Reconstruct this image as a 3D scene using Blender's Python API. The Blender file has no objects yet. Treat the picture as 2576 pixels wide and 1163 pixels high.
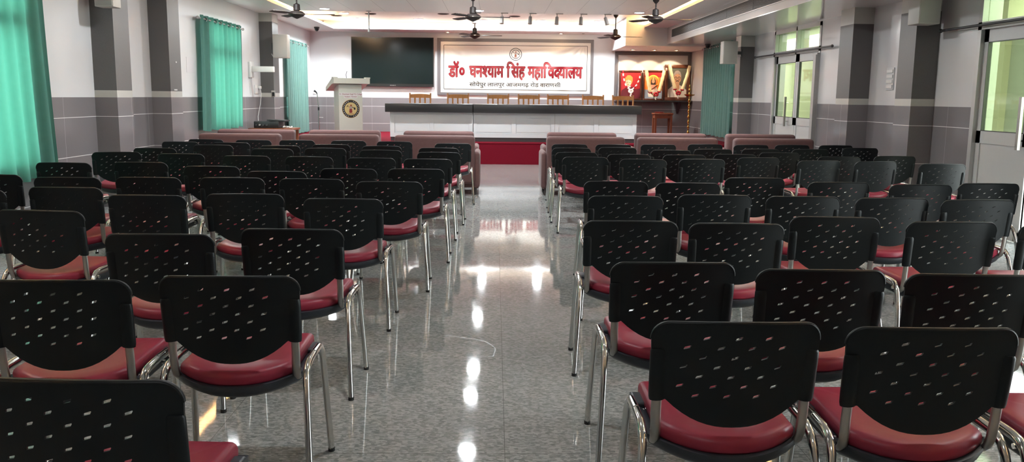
import bpy, bmesh, math, random
from mathutils import Vector, Matrix
from mathutils.geometry import delaunay_2d_cdt
random.seed(7)
SC = bpy.context.scene
COL = SC.collection
PI = math.pi
sin, cos = math.sin, math.cos

# ------------------------------------------------------------------ materials
class NT:
    """small helper round a material's node tree"""
    def __init__(s, name):
        s.m = bpy.data.materials.new(name); s.m.use_nodes = True
        s.t = s.m.node_tree; s.t.nodes.clear()
        s.out = s.t.nodes.new('ShaderNodeOutputMaterial')
    def n(s, typ, **kw):
        d = s.t.nodes.new(typ)
        for k, v in kw.items(): setattr(d, k, v)
        return d
    def link(s, a, b): s.t.links.new(a, b)
    def math(s, op, a, b=None, c=None):
        d = s.n('ShaderNodeMath', operation=op)
        for i, v in enumerate((a, b, c)):
            if v is None: continue
            if isinstance(v, (int, float)): d.inputs[i].default_value = v
            else: s.link(v, d.inputs[i])
        return d.outputs[0]
    def mix(s, fac, a, b):
        d = s.n('ShaderNodeMix', data_type='RGBA')
        for i, v in ((0, fac), (6, a), (7, b)):
            if isinstance(v, (int, float)): d.inputs[i].default_value = v
            elif isinstance(v, tuple): d.inputs[i].default_value = v if len(v) == 4 else v + (1,)
            else: s.link(v, d.inputs[i])
        return d.outputs[2]
    def noise(s, scale, detail=2, vec=None, rough=.5):
        d = s.n('ShaderNodeTexNoise'); d.inputs['Scale'].default_value = scale
        d.inputs['Detail'].default_value = detail; d.inputs['Roughness'].default_value = rough
        if vec is not None: s.link(vec, d.inputs['Vector'])
        return d.outputs['Fac']
    def ramp(s, fac, stops):
        d = s.n('ShaderNodeValToRGB'); e = d.color_ramp.elements
        while len(e) < len(stops): e.new(0.5)
        for q, (p, c) in zip(e, stops):
            q.position = p; q.color = c + (1,) if len(c) == 3 else c
        s.link(fac, d.inputs[0]); return d.outputs[0]
    def pos(s): return s.n('ShaderNodeNewGeometry').outputs['Position']
    def obj(s): return s.n('ShaderNodeTexCoord').outputs['Object']
    def bsdf(s, color, rough=.5, metal=0., spec=.5, **kw):
        d = s.n('ShaderNodeBsdfPrincipled')
        for key, v in (('Base Color', color), ('Roughness', rough), ('Metallic', metal), ('Specular IOR Level', spec)) + tuple(kw.items()):
            i = d.inputs[key]
            if isinstance(v, tuple): i.default_value = v if len(v) == 4 else v + (1,)
            elif isinstance(v, (int, float)): i.default_value = v
            else: s.link(v, i)
        s.link(d.outputs[0], s.out.inputs[0]); return d
    def bump(s, d, h, strength=.2, dist=.01):
        b = s.n('ShaderNodeBump'); b.inputs['Strength'].default_value = strength; b.inputs['Distance'].default_value = dist
        s.link(h, b.inputs['Height']); s.link(b.outputs[0], d.inputs['Normal'])

def plain(name, color, rough=.5, metal=0., spec=.5, var=.06, scale=30., bump=0., **kw):
    t = NT(name); v = t.obj(); f = t.noise(scale, 2, v)
    lo = tuple(c * (1 - var) for c in color); hi = tuple(min(1, c * (1 + var)) for c in color)
    d = t.bsdf(t.mix(f, lo, hi), rough, metal, spec, **kw)
    if bump: t.bump(d, t.noise(scale * 6, 3, v), bump, .004)
    return t.m

def glow(name, color, strength):
    t = NT(name); e = t.n('ShaderNodeEmission'); e.inputs[0].default_value = color + (1,); e.inputs[1].default_value = strength
    t.link(e.outputs[0], t.out.inputs[0]); return t.m

def wall_tile(name, axis):
    """speckled grey glazed tile with thin pale joints every 0.45 m up and 1.2 m along"""
    t = NT(name); p = t.pos(); s = t.n('ShaderNodeSeparateXYZ'); t.link(p, s.inputs[0])
    def line(c, off, per, w):
        f = t.math('FRACT', t.math('DIVIDE', t.math('SUBTRACT', c, off), per))
        dlt = t.math('MULTIPLY', t.math('ABSOLUTE', t.math('SUBTRACT', f, .5)), per)
        return t.math('GREATER_THAN', dlt, per / 2 - w)
    a = line(s.outputs[2], .21, .45, .0035)
    b = line(s.outputs[axis], .34, 1.2, .002)
    j = t.math('MAXIMUM', a, t.math('MULTIPLY', b, .35))
    sp = t.noise(260, 2, p); big = t.noise(1.3, 2, p)
    c = t.mix(sp, (.15, .137, .142), (.275, .25, .258))
    c = t.mix(t.math('MULTIPLY', big, .25), c, (.2, .18, .18))
    t.bsdf(t.mix(j, c, (.75, .73, .71)), t.math('ADD', t.math('MULTIPLY', j, .4), .16), 0, .5)
    return t.m

def floor_mat():
    t = NT('polished_granite'); p = t.pos(); s = t.n('ShaderNodeSeparateXYZ'); t.link(p, s.inputs[0])
    v = t.n('ShaderNodeTexVoronoi'); v.inputs['Scale'].default_value = 62; 
    mp = t.n('ShaderNodeMapping'); mp.inputs['Scale'].default_value = (1, 1.7, 1); mp.inputs['Rotation'].default_value = (0, 0, .6)
    t.link(p, mp.inputs['Vector']); t.link(mp.outputs[0], v.inputs['Vector'])
    sep = t.n('ShaderNodeSeparateColor'); t.link(v.outputs['Color'], sep.inputs[0])
    fine = t.noise(150, 3, p)
    g = t.math('ADD', t.math('MULTIPLY', sep.outputs[0], .62), t.math('MULTIPLY', fine, .38))
    c = t.ramp(g, [(.18, (.165, .175, .172)), (.5, (.280, .290, .282)), (.8, (.405, .41, .40))])
    c = t.mix(t.math('MULTIPLY', t.noise(.7, 3, p), .3), c, (.27, .265, .255))
    def line(cc, off, per, w):
        f = t.math('FRACT', t.math('DIVIDE', t.math('SUBTRACT', cc, off), per))
        return t.math('GREATER_THAN', t.math('MULTIPLY', t.math('ABSOLUTE', t.math('SUBTRACT', f, .5)), per), per / 2 - w)
    j = t.math('MAXIMUM', line(s.outputs[0], .05, 1.2, .0016), line(s.outputs[1], 3.26, 2.4, .002))
    rough = t.math('ADD', t.math('MULTIPLY', t.noise(9, 3, p), .05), .02)
    t.bsdf(t.mix(t.math('MULTIPLY', j, .7), c, (.09, .09, .088)), rough, 0, .26)
    return t.m

def ceiling_mat():
    t = NT('ceiling_panel_white'); p = t.pos(); s = t.n('ShaderNodeSeparateXYZ'); t.link(p, s.inputs[0])
    f = t.math('FRACT', t.math('DIVIDE', t.math('SUBTRACT', s.outputs[0], .34), .63))
    j = t.math('GREATER_THAN', t.math('ABSOLUTE', t.math('SUBTRACT', f, .5)), .4955)
    t.bsdf(t.mix(j, (.90, .87, .83), (.45, .42, .39)), .38, 0, .5); return t.m

def curtain_mat(name, color, trans, weave=900, lining=0.):
    t = NT(name); v = t.obj(); f = t.noise(14, 3, v)
    c = t.mix(f, tuple(x * .86 for x in color), color)
    d = t.n('ShaderNodeBsdfDiffuse'); t.link(c, d.inputs[0])
    tr = t.n('ShaderNodeBsdfTranslucent'); tr.inputs[0].default_value = trans + (1,)
    m = t.n('ShaderNodeMixShader'); m.inputs[0].default_value = .078 - lining
    t.link(d.outputs[0], m.inputs[1]); t.link(tr.outputs[0], m.inputs[2]); t.link(m.outputs[0], t.out.inputs[0]); return t.m

def glass_mat(name, tint, refl=.10):
    t = NT(name); tr = t.n('ShaderNodeBsdfTransparent'); tr.inputs[0].default_value = tint + (1,)
    g = t.n('ShaderNodeBsdfGlossy'); g.inputs['Roughness'].default_value = .03
    lw = t.n('ShaderNodeLayerWeight'); lw.inputs[0].default_value = .5; fr = t.math('ADD', t.math('MULTIPLY', t.math('POWER', lw.outputs['Facing'], 4.), .6), .035)
    m = t.n('ShaderNodeMixShader'); t.link(fr, m.inputs[0]); t.link(tr.outputs[0], m.inputs[1]); t.link(g.outputs[0], m.inputs[2])
    t.link(m.outputs[0], t.out.inputs[0]); return t.m

def wood(name, a, b, rough=.35, scale=6):
    t = NT(name); v = t.obj(); mp = t.n('ShaderNodeMapping'); mp.inputs['Scale'].default_value = (scale, scale, scale * .12)
    t.link(v, mp.inputs['Vector'])
    t.bsdf(t.mix(t.noise(4, 4, mp.outputs[0]), a, b), rough, 0, .5); return t.m

M = dict(
    floor=floor_mat(), ceil=ceiling_mat(), tile_y=wall_tile('grey_wall_tile_side', 1), tile_x=wall_tile('grey_wall_tile_end', 0),
    paint=plain('white_wall_paint', (.69, .69, .70), .42, var=.02, scale=3),
    paint_gloss=plain('glossy_pale_paint', (.62, .61, .615), .20, var=.02, scale=3),
    fascia=plain('dimmed_soffit_white', (.50, .48, .475), .5, var=.02, scale=3), pvc=plain('glossy_soffit_white', (.78, .77, .74), .12, spec=.8, var=.02, scale=3), plaster=plain('soffit_white', (.78, .75, .73), .38, var=.02, scale=3),  # fascia repeats the soffit white, darkened to offset lamp light on the step
    laminate=plain('grey_brown_laminate', (.118, .110, .107), .42, var=.22, scale=220),
    cream=plain('cream_band', (.50, .49, .45), .35, var=.03),
    lamframe=plain('dark_grey_frame', (.135, .122, .125), .38, var=.12, scale=90),
    black=plain('black_plastic', (.0062, .0088, .0100), .44, var=.15, scale=60, spec=.32, bump=.05),
    shell=plain('charcoal_plastic', (.028, .032, .040), .42, var=.1, scale=50, spec=.45),
    red=plain('red_leatherette', (.25, .022, .044), .40, var=.10, scale=9, spec=.32, bump=.04),
    chrome=plain('chrome_tube', (.62, .62, .60), .13, 1., var=.03),
    satin=plain('satin_steel', (.42, .40, .375), .36, 1., var=.05),
    rubber=plain('black_rubber', (.012, .012, .012), .7),
    sofa=plain('maroon_brown_fabric', (.128, .064, .062), .75, var=.16, scale=26, spec=.3, bump=.15, **{'Sheen Weight': .12}),
    sofaleg=plain('dark_sofa_foot', (.02, .012, .01), .5),
    carpet=plain('red_carpet', (.15, .006, .016), .95, var=.2, scale=70, spec=.1, bump=.3),
    white=plain('white_lacquer', (.68, .705, .73), .28, var=.015),
    offwhite=plain('off_white_laminate', (.58, .60, .545), .34, var=.02),
    blacktop=plain('black_granite_top', (.022, .020, .021), .32, var=.35, scale=160),
    plinth=plain('dark_plinth', (.045, .036, .038), .55, var=.1),
    screen=plain('dark_glass_screen', (.008, .0125, .0125), .14, var=.05, spec=.28),
    bezel=plain('black_bezel', (.01, .01, .01), .35),
    vinyl=plain('cream_vinyl_banner', (.74, .71, .65), .36, var=.02, scale=4),
    inkred=plain('red_ink', (.27, .014, .022), .35, var=.08), inkdark=plain('dark_red_outline', (.10, .006, .012), .35),
    ink=plain('black_ink', (.018, .016, .015), .4), inkbrown=plain('brown_ink', (.26, .075, .03), .4),
    gold=plain('gold_print', (.55, .36, .10), .4), tan=plain('tan_print', (.55, .44, .20), .45), maroon=plain('maroon_print', (.22, .02, .02), .45),
    grey=plain('grey_print', (.33, .28, .26), .5), paper=plain('white_paper', (.70, .68, .70), .6, var=.02),
    wood=wood('honey_wood', (.36, .15, .045), (.58, .29, .10)), redwood=wood('red_brown_wood', (.17, .045, .022), (.27, .085, .035)),
    frame=wood('dark_frame_wood', (.05, .016, .010), (.11, .034, .018), .28), frame2=wood('carved_brown_frame', (.085, .028, .015), (.17, .06, .03), .3),
    brass=plain('aged_brass', (.60, .36, .10), .26, 1., var=.2, scale=20),
    fan=plain('fan_brown', (.026, .020, .019), .5, var=.1, spec=.3), fanring=plain('fan_trim_metal', (.25, .22, .20), .3, 1.),
    steelgrey=plain('grey_fixture', (.42, .40, .385), .4, .2), alu=plain('aluminium_profile', (.50, .49, .48), .36, .35, var=.03),
    doorpanel=plain('grey_white_door_panel', (.56, .56, .555), .3, var=.02),
    speaker=plain('beige_speaker_box', (.46, .44, .40), .5, var=.02), mesh=plain('speaker_mesh', (.40, .385, .36), .6, var=.15, scale=400),
    blk=plain('matt_black', (.012, .012, .013), .5), darkgrey=plain('dark_grey_metal', (.06, .06, .062), .4, .3),
    switch=plain('white_plastic', (.72, .71, .69), .35, var=.01),
    curtain=curtain_mat('teal_curtain', (.115, .25, .215), (.20, .82, .58)),
    curtain_lined=curtain_mat('lined_teal_curtain', (.17, .30, .27), (.14, .42, .33), lining=.058),
    glass=glass_mat('tinted_door_glass', (.50, .55, .42)), winglass=glass_mat('window_glass', (.92, .97, .95)),
    outcream=plain('cream_outer_wall', (.60, .56, .42), .7), outgreen=plain('green_outer_wall', (.07, .16, .06), .8), outgrey=plain('grey_outer_wall', (.46, .46, .42), .7),
    outfloor=plain('outer_paving', (.62, .60, .56), .6),
    warm=glow('warm_cove_strip', (1., .60, .25), 34.), cold=glow('cold_lamp', (.93, .98, 1.), 125.), coldnear=glow('dim_cold_lamp', (.95, .98, 1.), 45.), stagelamp=glow('stage_lamp', (.88, .97, 1.), 215.),
    warmlamp=glow('warm_spot_lamp', (1., .66, .34), 26.), coolstrip=glow('stage_cove_strip', (1., .76, .54), 2.4),
    flower=plain('cream_petals', (.80, .70, .42), .7, var=.2, scale=80, bump=.3), rose=plain('red_petals', (.38, .008, .02), .7, var=.3, scale=80),
    whitepetal=plain('white_petals', (.82, .76, .68), .7), leafy=plain('green_strand', (.20, .24, .07), .7),
    orange=plain('saffron_paint', (.78, .22, .04), .5), skin=plain('painted_skin', (.50, .27, .16), .5), skinlight=plain('painted_pale_skin', (.66, .44, .30), .5),
    crimson=plain('crimson_paint', (.34, .015, .02), .4, var=.15, scale=5), deepred=plain('deep_red_paint', (.10, .008, .015), .4),
    halo=plain('yellow_halo_paint', (.85, .52, .06), .5), olive=plain('olive_grey_paint', (.095, .10, .085), .45, var=.2, scale=4),
    bluep=plain('blue_grey_paint', (.26, .32, .42), .5), hair=plain('dark_hair_paint', (.02, .014, .012), .5), cloth=plain('white_cloth_paint', (.70, .67, .62), .5),
    pink=plain('pink_paint', (.62, .30, .22), .5), plate=plain('red_plate', (.36, .02, .03), .3),
    crack=plain('dark_floor_mark', (.085, .085, .082), .35), stain=plain('pale_wall_streak', (.50, .50, .42), .5),
)

# ------------------------------------------------------------------ mesh builder
class MB:
    def __init__(s): s.v = []; s.f = []; s.mi = []; s.sm = []; s.mats = []
    def mat(s, key):
        m = M[key]
        if m not in s.mats: s.mats.append(m)
        return s.mats.index(m)
    def add(s, vs, fs, key, smooth=False, mtx=None):
        b = len(s.v); k = s.mat(key)
        s.v += [tuple(mtx @ Vector(p)) if mtx is not None else tuple(p) for p in vs]
        for f in fs: s.f.append(tuple(b + i for i in f)); s.mi.append(k); s.sm.append(smooth)
        return s
    def box(s, x0, x1, y0, y1, z0, z1, key, mtx=None):
        v = [(x, y, z) for z in (z0, z1) for y in (y0, y1) for x in (x0, x1)]
        return s.add(v, [(0, 2, 3, 1), (4, 5, 7, 6), (0, 1, 5, 4), (1, 3, 7, 5), (3, 2, 6, 7), (2, 0, 4, 6)], key, False, mtx)
    def rbox(s, x0, x1, y0, y1, z0, z1, r, key, seg=3, mtx=None):
        """box with rounded edges"""
        bm = bmesh.new(); bmesh.ops.create_cube(bm, size=1)
        for v in bm.verts: v.co = Vector(((x0 + x1) / 2 + v.co.x * (x1 - x0), (y0 + y1) / 2 + v.co.y * (y1 - y0), (z0 + z1) / 2 + v.co.z * (z1 - z0)))
        bmesh.ops.bevel(bm, geom=list(bm.edges), offset=r, segments=seg, profile=.5, affect='EDGES')
        bm.verts.index_update()
        s.add([v.co.copy() for v in bm.verts], [tuple(v.index for v in f.verts) for f in bm.faces], key, True, mtx); bm.free(); return s
    def quad(s, a, b, c, d, key): return s.add([a, b, c, d], [(0, 1, 2, 3)], key)
    def tube(s, path, r, key, seg=10, r2=None, up=(1, 0, 0), caps=True, radii=None):
        P = [Vector(p) for p in path]; vs = []; fs = []; upv = Vector(up)
        for i, p in enumerate(P):
            t = (P[min(i + 1, len(P) - 1)] - P[max(i - 1, 0)]).normalized()
            u = upv - t * upv.dot(t)
            if u.length < 1e-4: u = Vector((0, 1, 0)) - t * t.y
            if u.length < 1e-4: u = Vector((0, 0, 1))
            u.normalize(); w = t.cross(u)
            ra = radii[i] if radii else r; rb = (r2 if r2 is not None else r) * (ra / r)
            for k in range(seg):
                a = 2 * PI * k / seg; vs.append(p + u * (cos(a) * ra) + w * (sin(a) * rb))
        for i in range(len(P) - 1):
            for k in range(seg):
                k2 = (k + 1) % seg; fs.append((i * seg + k, i * seg + k2, (i + 1) * seg + k2, (i + 1) * seg + k))
        s.add(vs, fs, key, True)
        if caps:
            n = len(P) - 1; b = len(s.v) - len(vs); ki = s.mat(key)
            s.f.append(tuple(b + k for k in range(seg))[::-1]); s.mi.append(ki); s.sm.append(False)
            s.f.append(tuple(b + n * seg + k for k in range(seg))); s.mi.append(ki); s.sm.append(False)
        return s
    def lathe(s, prof, key, seg=20, c=(0, 0, 0), mtx=None):
        vs = []; fs = []
        for r, z in prof:
            for k in range(seg): a = 2 * PI * k / seg; vs.append((c[0] + r * cos(a), c[1] + r * sin(a), c[2] + z))
        for i in range(len(prof) - 1):
            for k in range(seg):
                k2 = (k + 1) % seg; fs.append((i * seg + k, i * seg + k2, (i + 1) * seg + k2, (i + 1) * seg + k))
        fs.append(tuple(range(seg))[::-1]); fs.append(tuple((len(prof) - 1) * seg + k for k in range(seg)))
        return s.add(vs, fs, key, True, mtx)
    def ball(s, c, r, key, seg=10, rings=6, sc=(1, 1, 1)):
        pr = [(max(1e-4, r * sin(PI * i / rings)), -r * cos(PI * i / rings)) for i in range(rings + 1)]
        return s.lathe(pr, key, seg, (0, 0, 0), Matrix.Translation(Vector(c)) @ Matrix.Diagonal(Vector(sc).to_4d()))
    def build(s, name, parent=None, loc=None, rotz=None):
        me = bpy.data.meshes.new(name); me.from_pydata(s.v, [], s.f)
        for m in s.mats: me.materials.append(m)
        me.polygons.foreach_set('material_index', s.mi); me.polygons.foreach_set('use_smooth', s.sm); me.update()
        try: me.set_sharp_from_angle(angle=math.radians(42))
        except Exception: pass
        o = bpy.data.objects.new(name, me); COL.objects.link(o)
        if parent is not None: o.parent = parent
        if loc is not None: o.location = loc
        if rotz is not None: o.rotation_euler = (0, 0, rotz)
        return o

def tag(o, label, cat, group=None):
    o['label'] = label; o['category'] = cat
    if group: o['group'] = group
    return o
def thing(name, label, cat, loc=(0, 0, 0), rotz=0., group=None):
    o = bpy.data.objects.new(name, None); COL.objects.link(o); o.empty_display_size = .1
    o.location = loc; o.rotation_euler = (0, 0, rotz); return tag(o, label, cat, group)
def struct(name, mb, parent=None):
    o = mb.build(name, parent)
    if parent is None: o['kind'] = 'structure'
    return o
def dup(root, loc, rotz, label, group=None):
    def cp(o, parent):
        c = o.copy(); COL.objects.link(c)
        if parent is not None: c.parent = parent
        for ch in [x for x in o.children]: cp(ch, c)
        return c
    r = cp(root, None); r.location = loc; r.rotation_euler = (0, 0, rotz); r['label'] = label
    if group: r['group'] = group
    return r
def arc(c, r, a0, a1, n, plane='yz', x=0.):
    out = []
    for i in range(n + 1):
        a = a0 + (a1 - a0) * i / n; out.append((x, c[0] + r * cos(a), c[1] + r * sin(a)))
    return out
ORD = ['first', 'second', 'third', 'fourth', 'fifth', 'sixth', 'seventh', 'eighth', 'ninth', 'tenth', 'eleventh']

# ------------------------------------------------------------------ the setting
XL, XR, YB, YR, ZS, ZC, ZB, TILE = -4.85, 5.2, 23.3, -3.2, 3.27, 3.04, 2.66, 1.34

def wall_side(name, xa, xb, openings, upper):
    mb = MB(); ys = sorted({YR, YB} | {o[0] for o in openings} | {o[1] for o in openings})
    def piece(y0, y1, z0, z1):
        if z1 <= TILE: mb.box(xa, xb, y0, y1, z0, z1, 'tile_y')
        elif z0 >= TILE: mb.box(xa, xb, y0, y1, z0, z1, upper)
        else: mb.box(xa, xb, y0, y1, z0, TILE, 'tile_y'); mb.box(xa, xb, y0, y1, TILE, z1, upper)
    for y0, y1 in zip(ys, ys[1:]):
        op = [o for o in openings if o[0] <= y0 and o[1] >= y1]
        if not op: piece(y0, y1, 0, ZS)
        else:
            if op[0][2] > 0: piece(y0, y1, 0, op[0][2])
            piece(y0, y1, op[0][3], ZS)
    return struct(name, mb)
WIN_L = [(6.75, 9.24, .62, 2.62), (14.9, 16.72, .82, 2.6), (20.85, 22.25, .82, 2.6)]
WIN_R = (19.3, 21.2, .75, 2.5)
D1, D2, DAYLIGHT_GAP = (14.02, 16.36, 0, 2.64), (7.42, 9.44, 0, 2.64), (2.7, 4.0, 0, 2.64)  # the last is an unseen opening, added to let in more daylight
wall_side('wall_left', XL - .24, XL, WIN_L, 'paint')
wall_side('wall_right', XR, XR + .2, [WIN_R, D1, D2, DAYLIGHT_GAP], 'paint_gloss')
mb = MB(); mb.box(XL - .24, XR + .2, YB, YB + .2, 0, TILE, 'tile_x'); mb.box(XL - .24, XR + .2, YB, YB + .2, TILE, ZS, 'paint'); struct('wall_back', mb)
mb = MB(); mb.box(XL - .24, XR + .2, YR - .2, YR, 0, TILE, 'tile_x'); mb.box(XL - .24, XR + .2, YR - .2, YR, TILE, ZS, 'paint'); struct('wall_front', mb)
struct('floor', MB().box(XL - .24, XR + .2, YR - .2, YB + .2, -.1, 0, 'floor'))
struct('ceiling', MB().box(XL - .24, XR + .2, YR - .2, YB + .2, ZS, ZS + .1, 'plaster'))
struct('ceiling_panel', MB().box(-3.86, 3.31, YR, 17.7, ZC, ZC + .045, 'ceil'))
mb = MB(); mb.box(XL, -4.07, YR, YB, ZC, ZC + .035, 'plaster'); mb.box(-4.07, -4.05, YR, 22.3, ZC, ZC + .05, 'plaster'); struct('ceiling_soffit_left', mb)
mb = MB(); mb.box(-4.07, 3.07, 22.32, YB, ZC, ZC + .035, 'plaster'); mb.box(-4.05, 3.07, 22.3, 22.32, ZC, ZC + .06, 'plaster'); mb.box(-4.4, 3.07, 22.86, 22.9, ZC + .035, ZS, 'plaster'); struct('ceiling_soffit_back', mb)
mb = MB(); mb.box(3.52, 4.05, YR, 20.8, ZC, ZC + .035, 'plaster'); mb.box(3.5, 3.52, YR, 20.8, ZC, ZC + .05, 'plaster'); struct('ceiling_soffit_right', mb)
struct('ceiling_bulkhead', MB().box(4.05, XR, YR, 20.8, ZB + .01, ZS, 'fascia').box(4.05, XR, YR, 20.8, ZB, ZB + .01, 'pvc'))
struct('ceiling_niche_box', MB().box(3.07, XR, 20.8, YB, 2.62, ZS, 'plaster'))

def pillar(xa, xb, y0, y1, ztop, zp):
    mb = MB()
    mb.box(xa, xb, y0, y1, 0, TILE, 'tile_y'); mb.box(xa, xb, y0, y1, TILE, TILE + .085, 'cream')
    mb.box(xa, xb, y0, y1, TILE + .085, zp, 'laminate'); mb.box(xa, xb, y0, y1, zp, ztop, 'cream')
    return struct('pillar', mb)
for y0, y1 in ((10.73, 11.18), (12.5, 12.95), (18.3, 18.78)): pillar(XL, XL + .27, y0, y1, ZC, 2.87)
for y0, y1 in ((10.27, 10.69), (12.1, 12.56), (17.63, 18.0)): pillar(XR - .28, XR, y0, y1, ZB, 2.44)

mb = MB(); mb.box(XL, XR, 18.1, YB, 0, .445, 'carpet'); mb.tube([(XL, 18.105, .437), (XR, 18.105, .437)], .013, 'carpet', 8); struct('stage_floor', mb)
# a dark old crack wandering over the polished floor
CR = [(-.68, 5.23), (-.55, 5.17), (-.43, 5.10), (-.36, 5.03), (-.28, 4.97), (-.18, 4.93), (-.09, 4.89), (-.04, 4.84), (-.01, 4.78), (.012, 4.72), (.011, 4.65), (.0, 4.56), (-.045, 4.55), (-.087, 4.56)]
mb = MB()
for (xa, ya), (xb, yb) in zip(CR, CR[1:]):
    d = Vector((xb - xa, yb - ya, 0)).normalized(); n = Vector((-d.y, d.x, 0)) * random.uniform(.003, .006)
    mb.add([(xa + n.x, ya + n.y, .0006), (xb + n.x, yb + n.y, .0006), (xb - n.x, yb - n.y, .0006), (xa - n.x, ya - n.y, .0006)], [(3, 2, 1, 0)], 'crack')
struct('floor_crack', mb)
struct('wall_streak', MB().add([(-4.135, YB - .002, 1.33), (-4.105, YB - .002, 1.33), (-4.10, YB - .002, 1.05), (-4.115, YB - .002, .93), (-4.135, YB - .002, .82), (-4.15, YB - .002, .82), (-4.14, YB - .002, .95), (-4.128, YB - .002, 1.1)], [(7, 6, 5, 4, 3, 2, 1, 0)], 'stain'))

# windows behind the curtains
def window(n, x, y0, y1, z0, z1, zt, sgn):
    w = MB(); a, b = sorted((x - sgn * .012, x - sgn * .075)); t = .05
    for (p, q, r, s) in ((y0, y1, z0, z0 + t), (y0, y1, z1 - t, z1), (y0, y0 + t, z0, z1), (y1 - t, y1, z0, z1), (y0, y1, zt - .07, zt + .07), ((y0 + y1) / 2 - .03, (y0 + y1) / 2 + .03, z0, z1)):
        w.box(a, b, p, q, r, s, 'alu')
    o = struct('window_%d' % n, w)
    g = MB().box((a + b) / 2 - .003, (a + b) / 2 + .003, y0 + .02, y1 - .02, z0 + .02, z1 - .02, 'winglass').build('pane', o)
for i, (y0, y1, z0, z1) in enumerate(WIN_L): window(i + 1, XL, y0, y1, z0, z1, 2.11, 1)
window(4, XR, *WIN_R, 2.05, -1)

# doors in the right wall: grey leaves with tinted glass and a glazed transom over each
def leaf(parent, y0, y1, zt, handle_y, xx=XR + .03, mtx=None):
    l = MB(); a, b = xx, xx + .04; s = .085
    l.box(a, b, y0, y0 + s, .01, zt, 'doorpanel', mtx); l.box(a, b, y1 - s, y1, .01, zt, 'doorpanel', mtx)
    l.box(a, b, y0, y1, zt - .13, zt, 'doorpanel', mtx); l.box(a, b, y0, y1, .96, 1.09, 'doorpanel', mtx)
    l.box(a, b, y0, y1, .01, .11, 'doorpanel', mtx); l.box(a + .012, b - .012, y0, y1, .1, .97, 'doorpanel', mtx)
    for p, q, r, t in ((y0 + s, y0 + s + .008, 1.09, zt - .13), (y1 - s - .008, y1 - s, 1.09, zt - .13), (y0 + s, y1 - s, 1.09, 1.098), (y0 + s, y1 - s, zt - .138, zt - .13)):
        l.box(a - .002, b, p, q, r, t, 'darkgrey', mtx)
    o = l.build('leaf', parent)
    MB().box(a + .017, b - .017, y0 + s, y1 - s, 1.09, zt - .13, 'glass', mtx).build('glass_pane', o)
    if handle_y is not None:
        h = MB(); h.box(a - .075, a - .047, handle_y - .022, handle_y + .022, .93, 1.45, 'satin', mtx)
        for z in (1.02, 1.34): h.tube([(a - .05, handle_y, z), (a, handle_y, z)], .009, 'chrome', 8, up=(0, 0, 1)) if mtx is None else None
        h.build('handle', o)
def door(n, y0, y1, split, zt):
    f = MB(); a, b = XR - .012, XR + .2; t = .07
    f.box(a, b, y0, y0 + t, 0, 2.64, 'alu'); f.box(a, b, y1 - t, y1, 0, 2.64, 'alu'); f.box(a, b, y0, y1, 2.58, 2.64, 'alu')
    f.box(a, b, y0, y1, zt, zt + .08, 'alu'); f.box(a, b, split - .03, split + .03, zt, 2.64, 'alu')
    d = struct('door_%d' % n, f)
    for p, q in ((y0 + t, split - .03), (split + .03, y1 - t)):
        MB().box(XR + .05, XR + .056, p, q, zt + .08, 2.58, 'glass').build('transom_pane', d)
    return d
d1 = door(1, D1[0], D1[1], 15.16, 2.18)
leaf(d1, 15.17, 16.29, 2.18, 15.5); leaf(d1, 14.09, 15.15, 2.18, None)
MB().box(XR - .05, XR - .012, 14.03, 14.24, 2.10, 2.15, 'steelgrey').build('door_closer', d1)
MB().box(XR - .075, XR - .012, 14.02, 14.13, 0, 2.12, 'steelgrey').build('frame_post', d1)
d2 = door(2, D2[0], D2[1], 8.43, 2.16)
leaf(d2, 8.44, 9.37, 2.16, 8.50)
R90 = Matrix.Translation((XR + .12, 7.5, 0)) @ Matrix.Rotation(-PI / 2, 4, 'Z') @ Matrix.Translation((-(XR + .03), -7.49, 0))
leaf(d2, 7.49, 8.42, 2.16, None, mtx=R90)

# beyond the doors: paved passage and its outer wall
struct('outer_paving', MB().box(XR + .2, 12, -6, 30, -.12, -.02, 'outfloor'))
mb = MB(); mb.box(7.6, 7.8, 16.6, 30, 0, 2.5, 'outcream'); mb.box(7.6, 7.8, 13.1, 16.6, 0, 2.5, 'outgreen'); mb.box(7.5, 7.8, 12.88, 13.1, 0, 3.0, 'outcream'); mb.box(7.6, 7.8, 9.5, 12.88, 0, 2.5, 'outgrey'); struct('outer_wall', mb)
struct('added_shade_roof', MB().box(6.3, 7.9, 9.7, 30, 3.0, 3.1, 'outgrey'))  # unseen roof, added to dim the daylight in the passage

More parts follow.
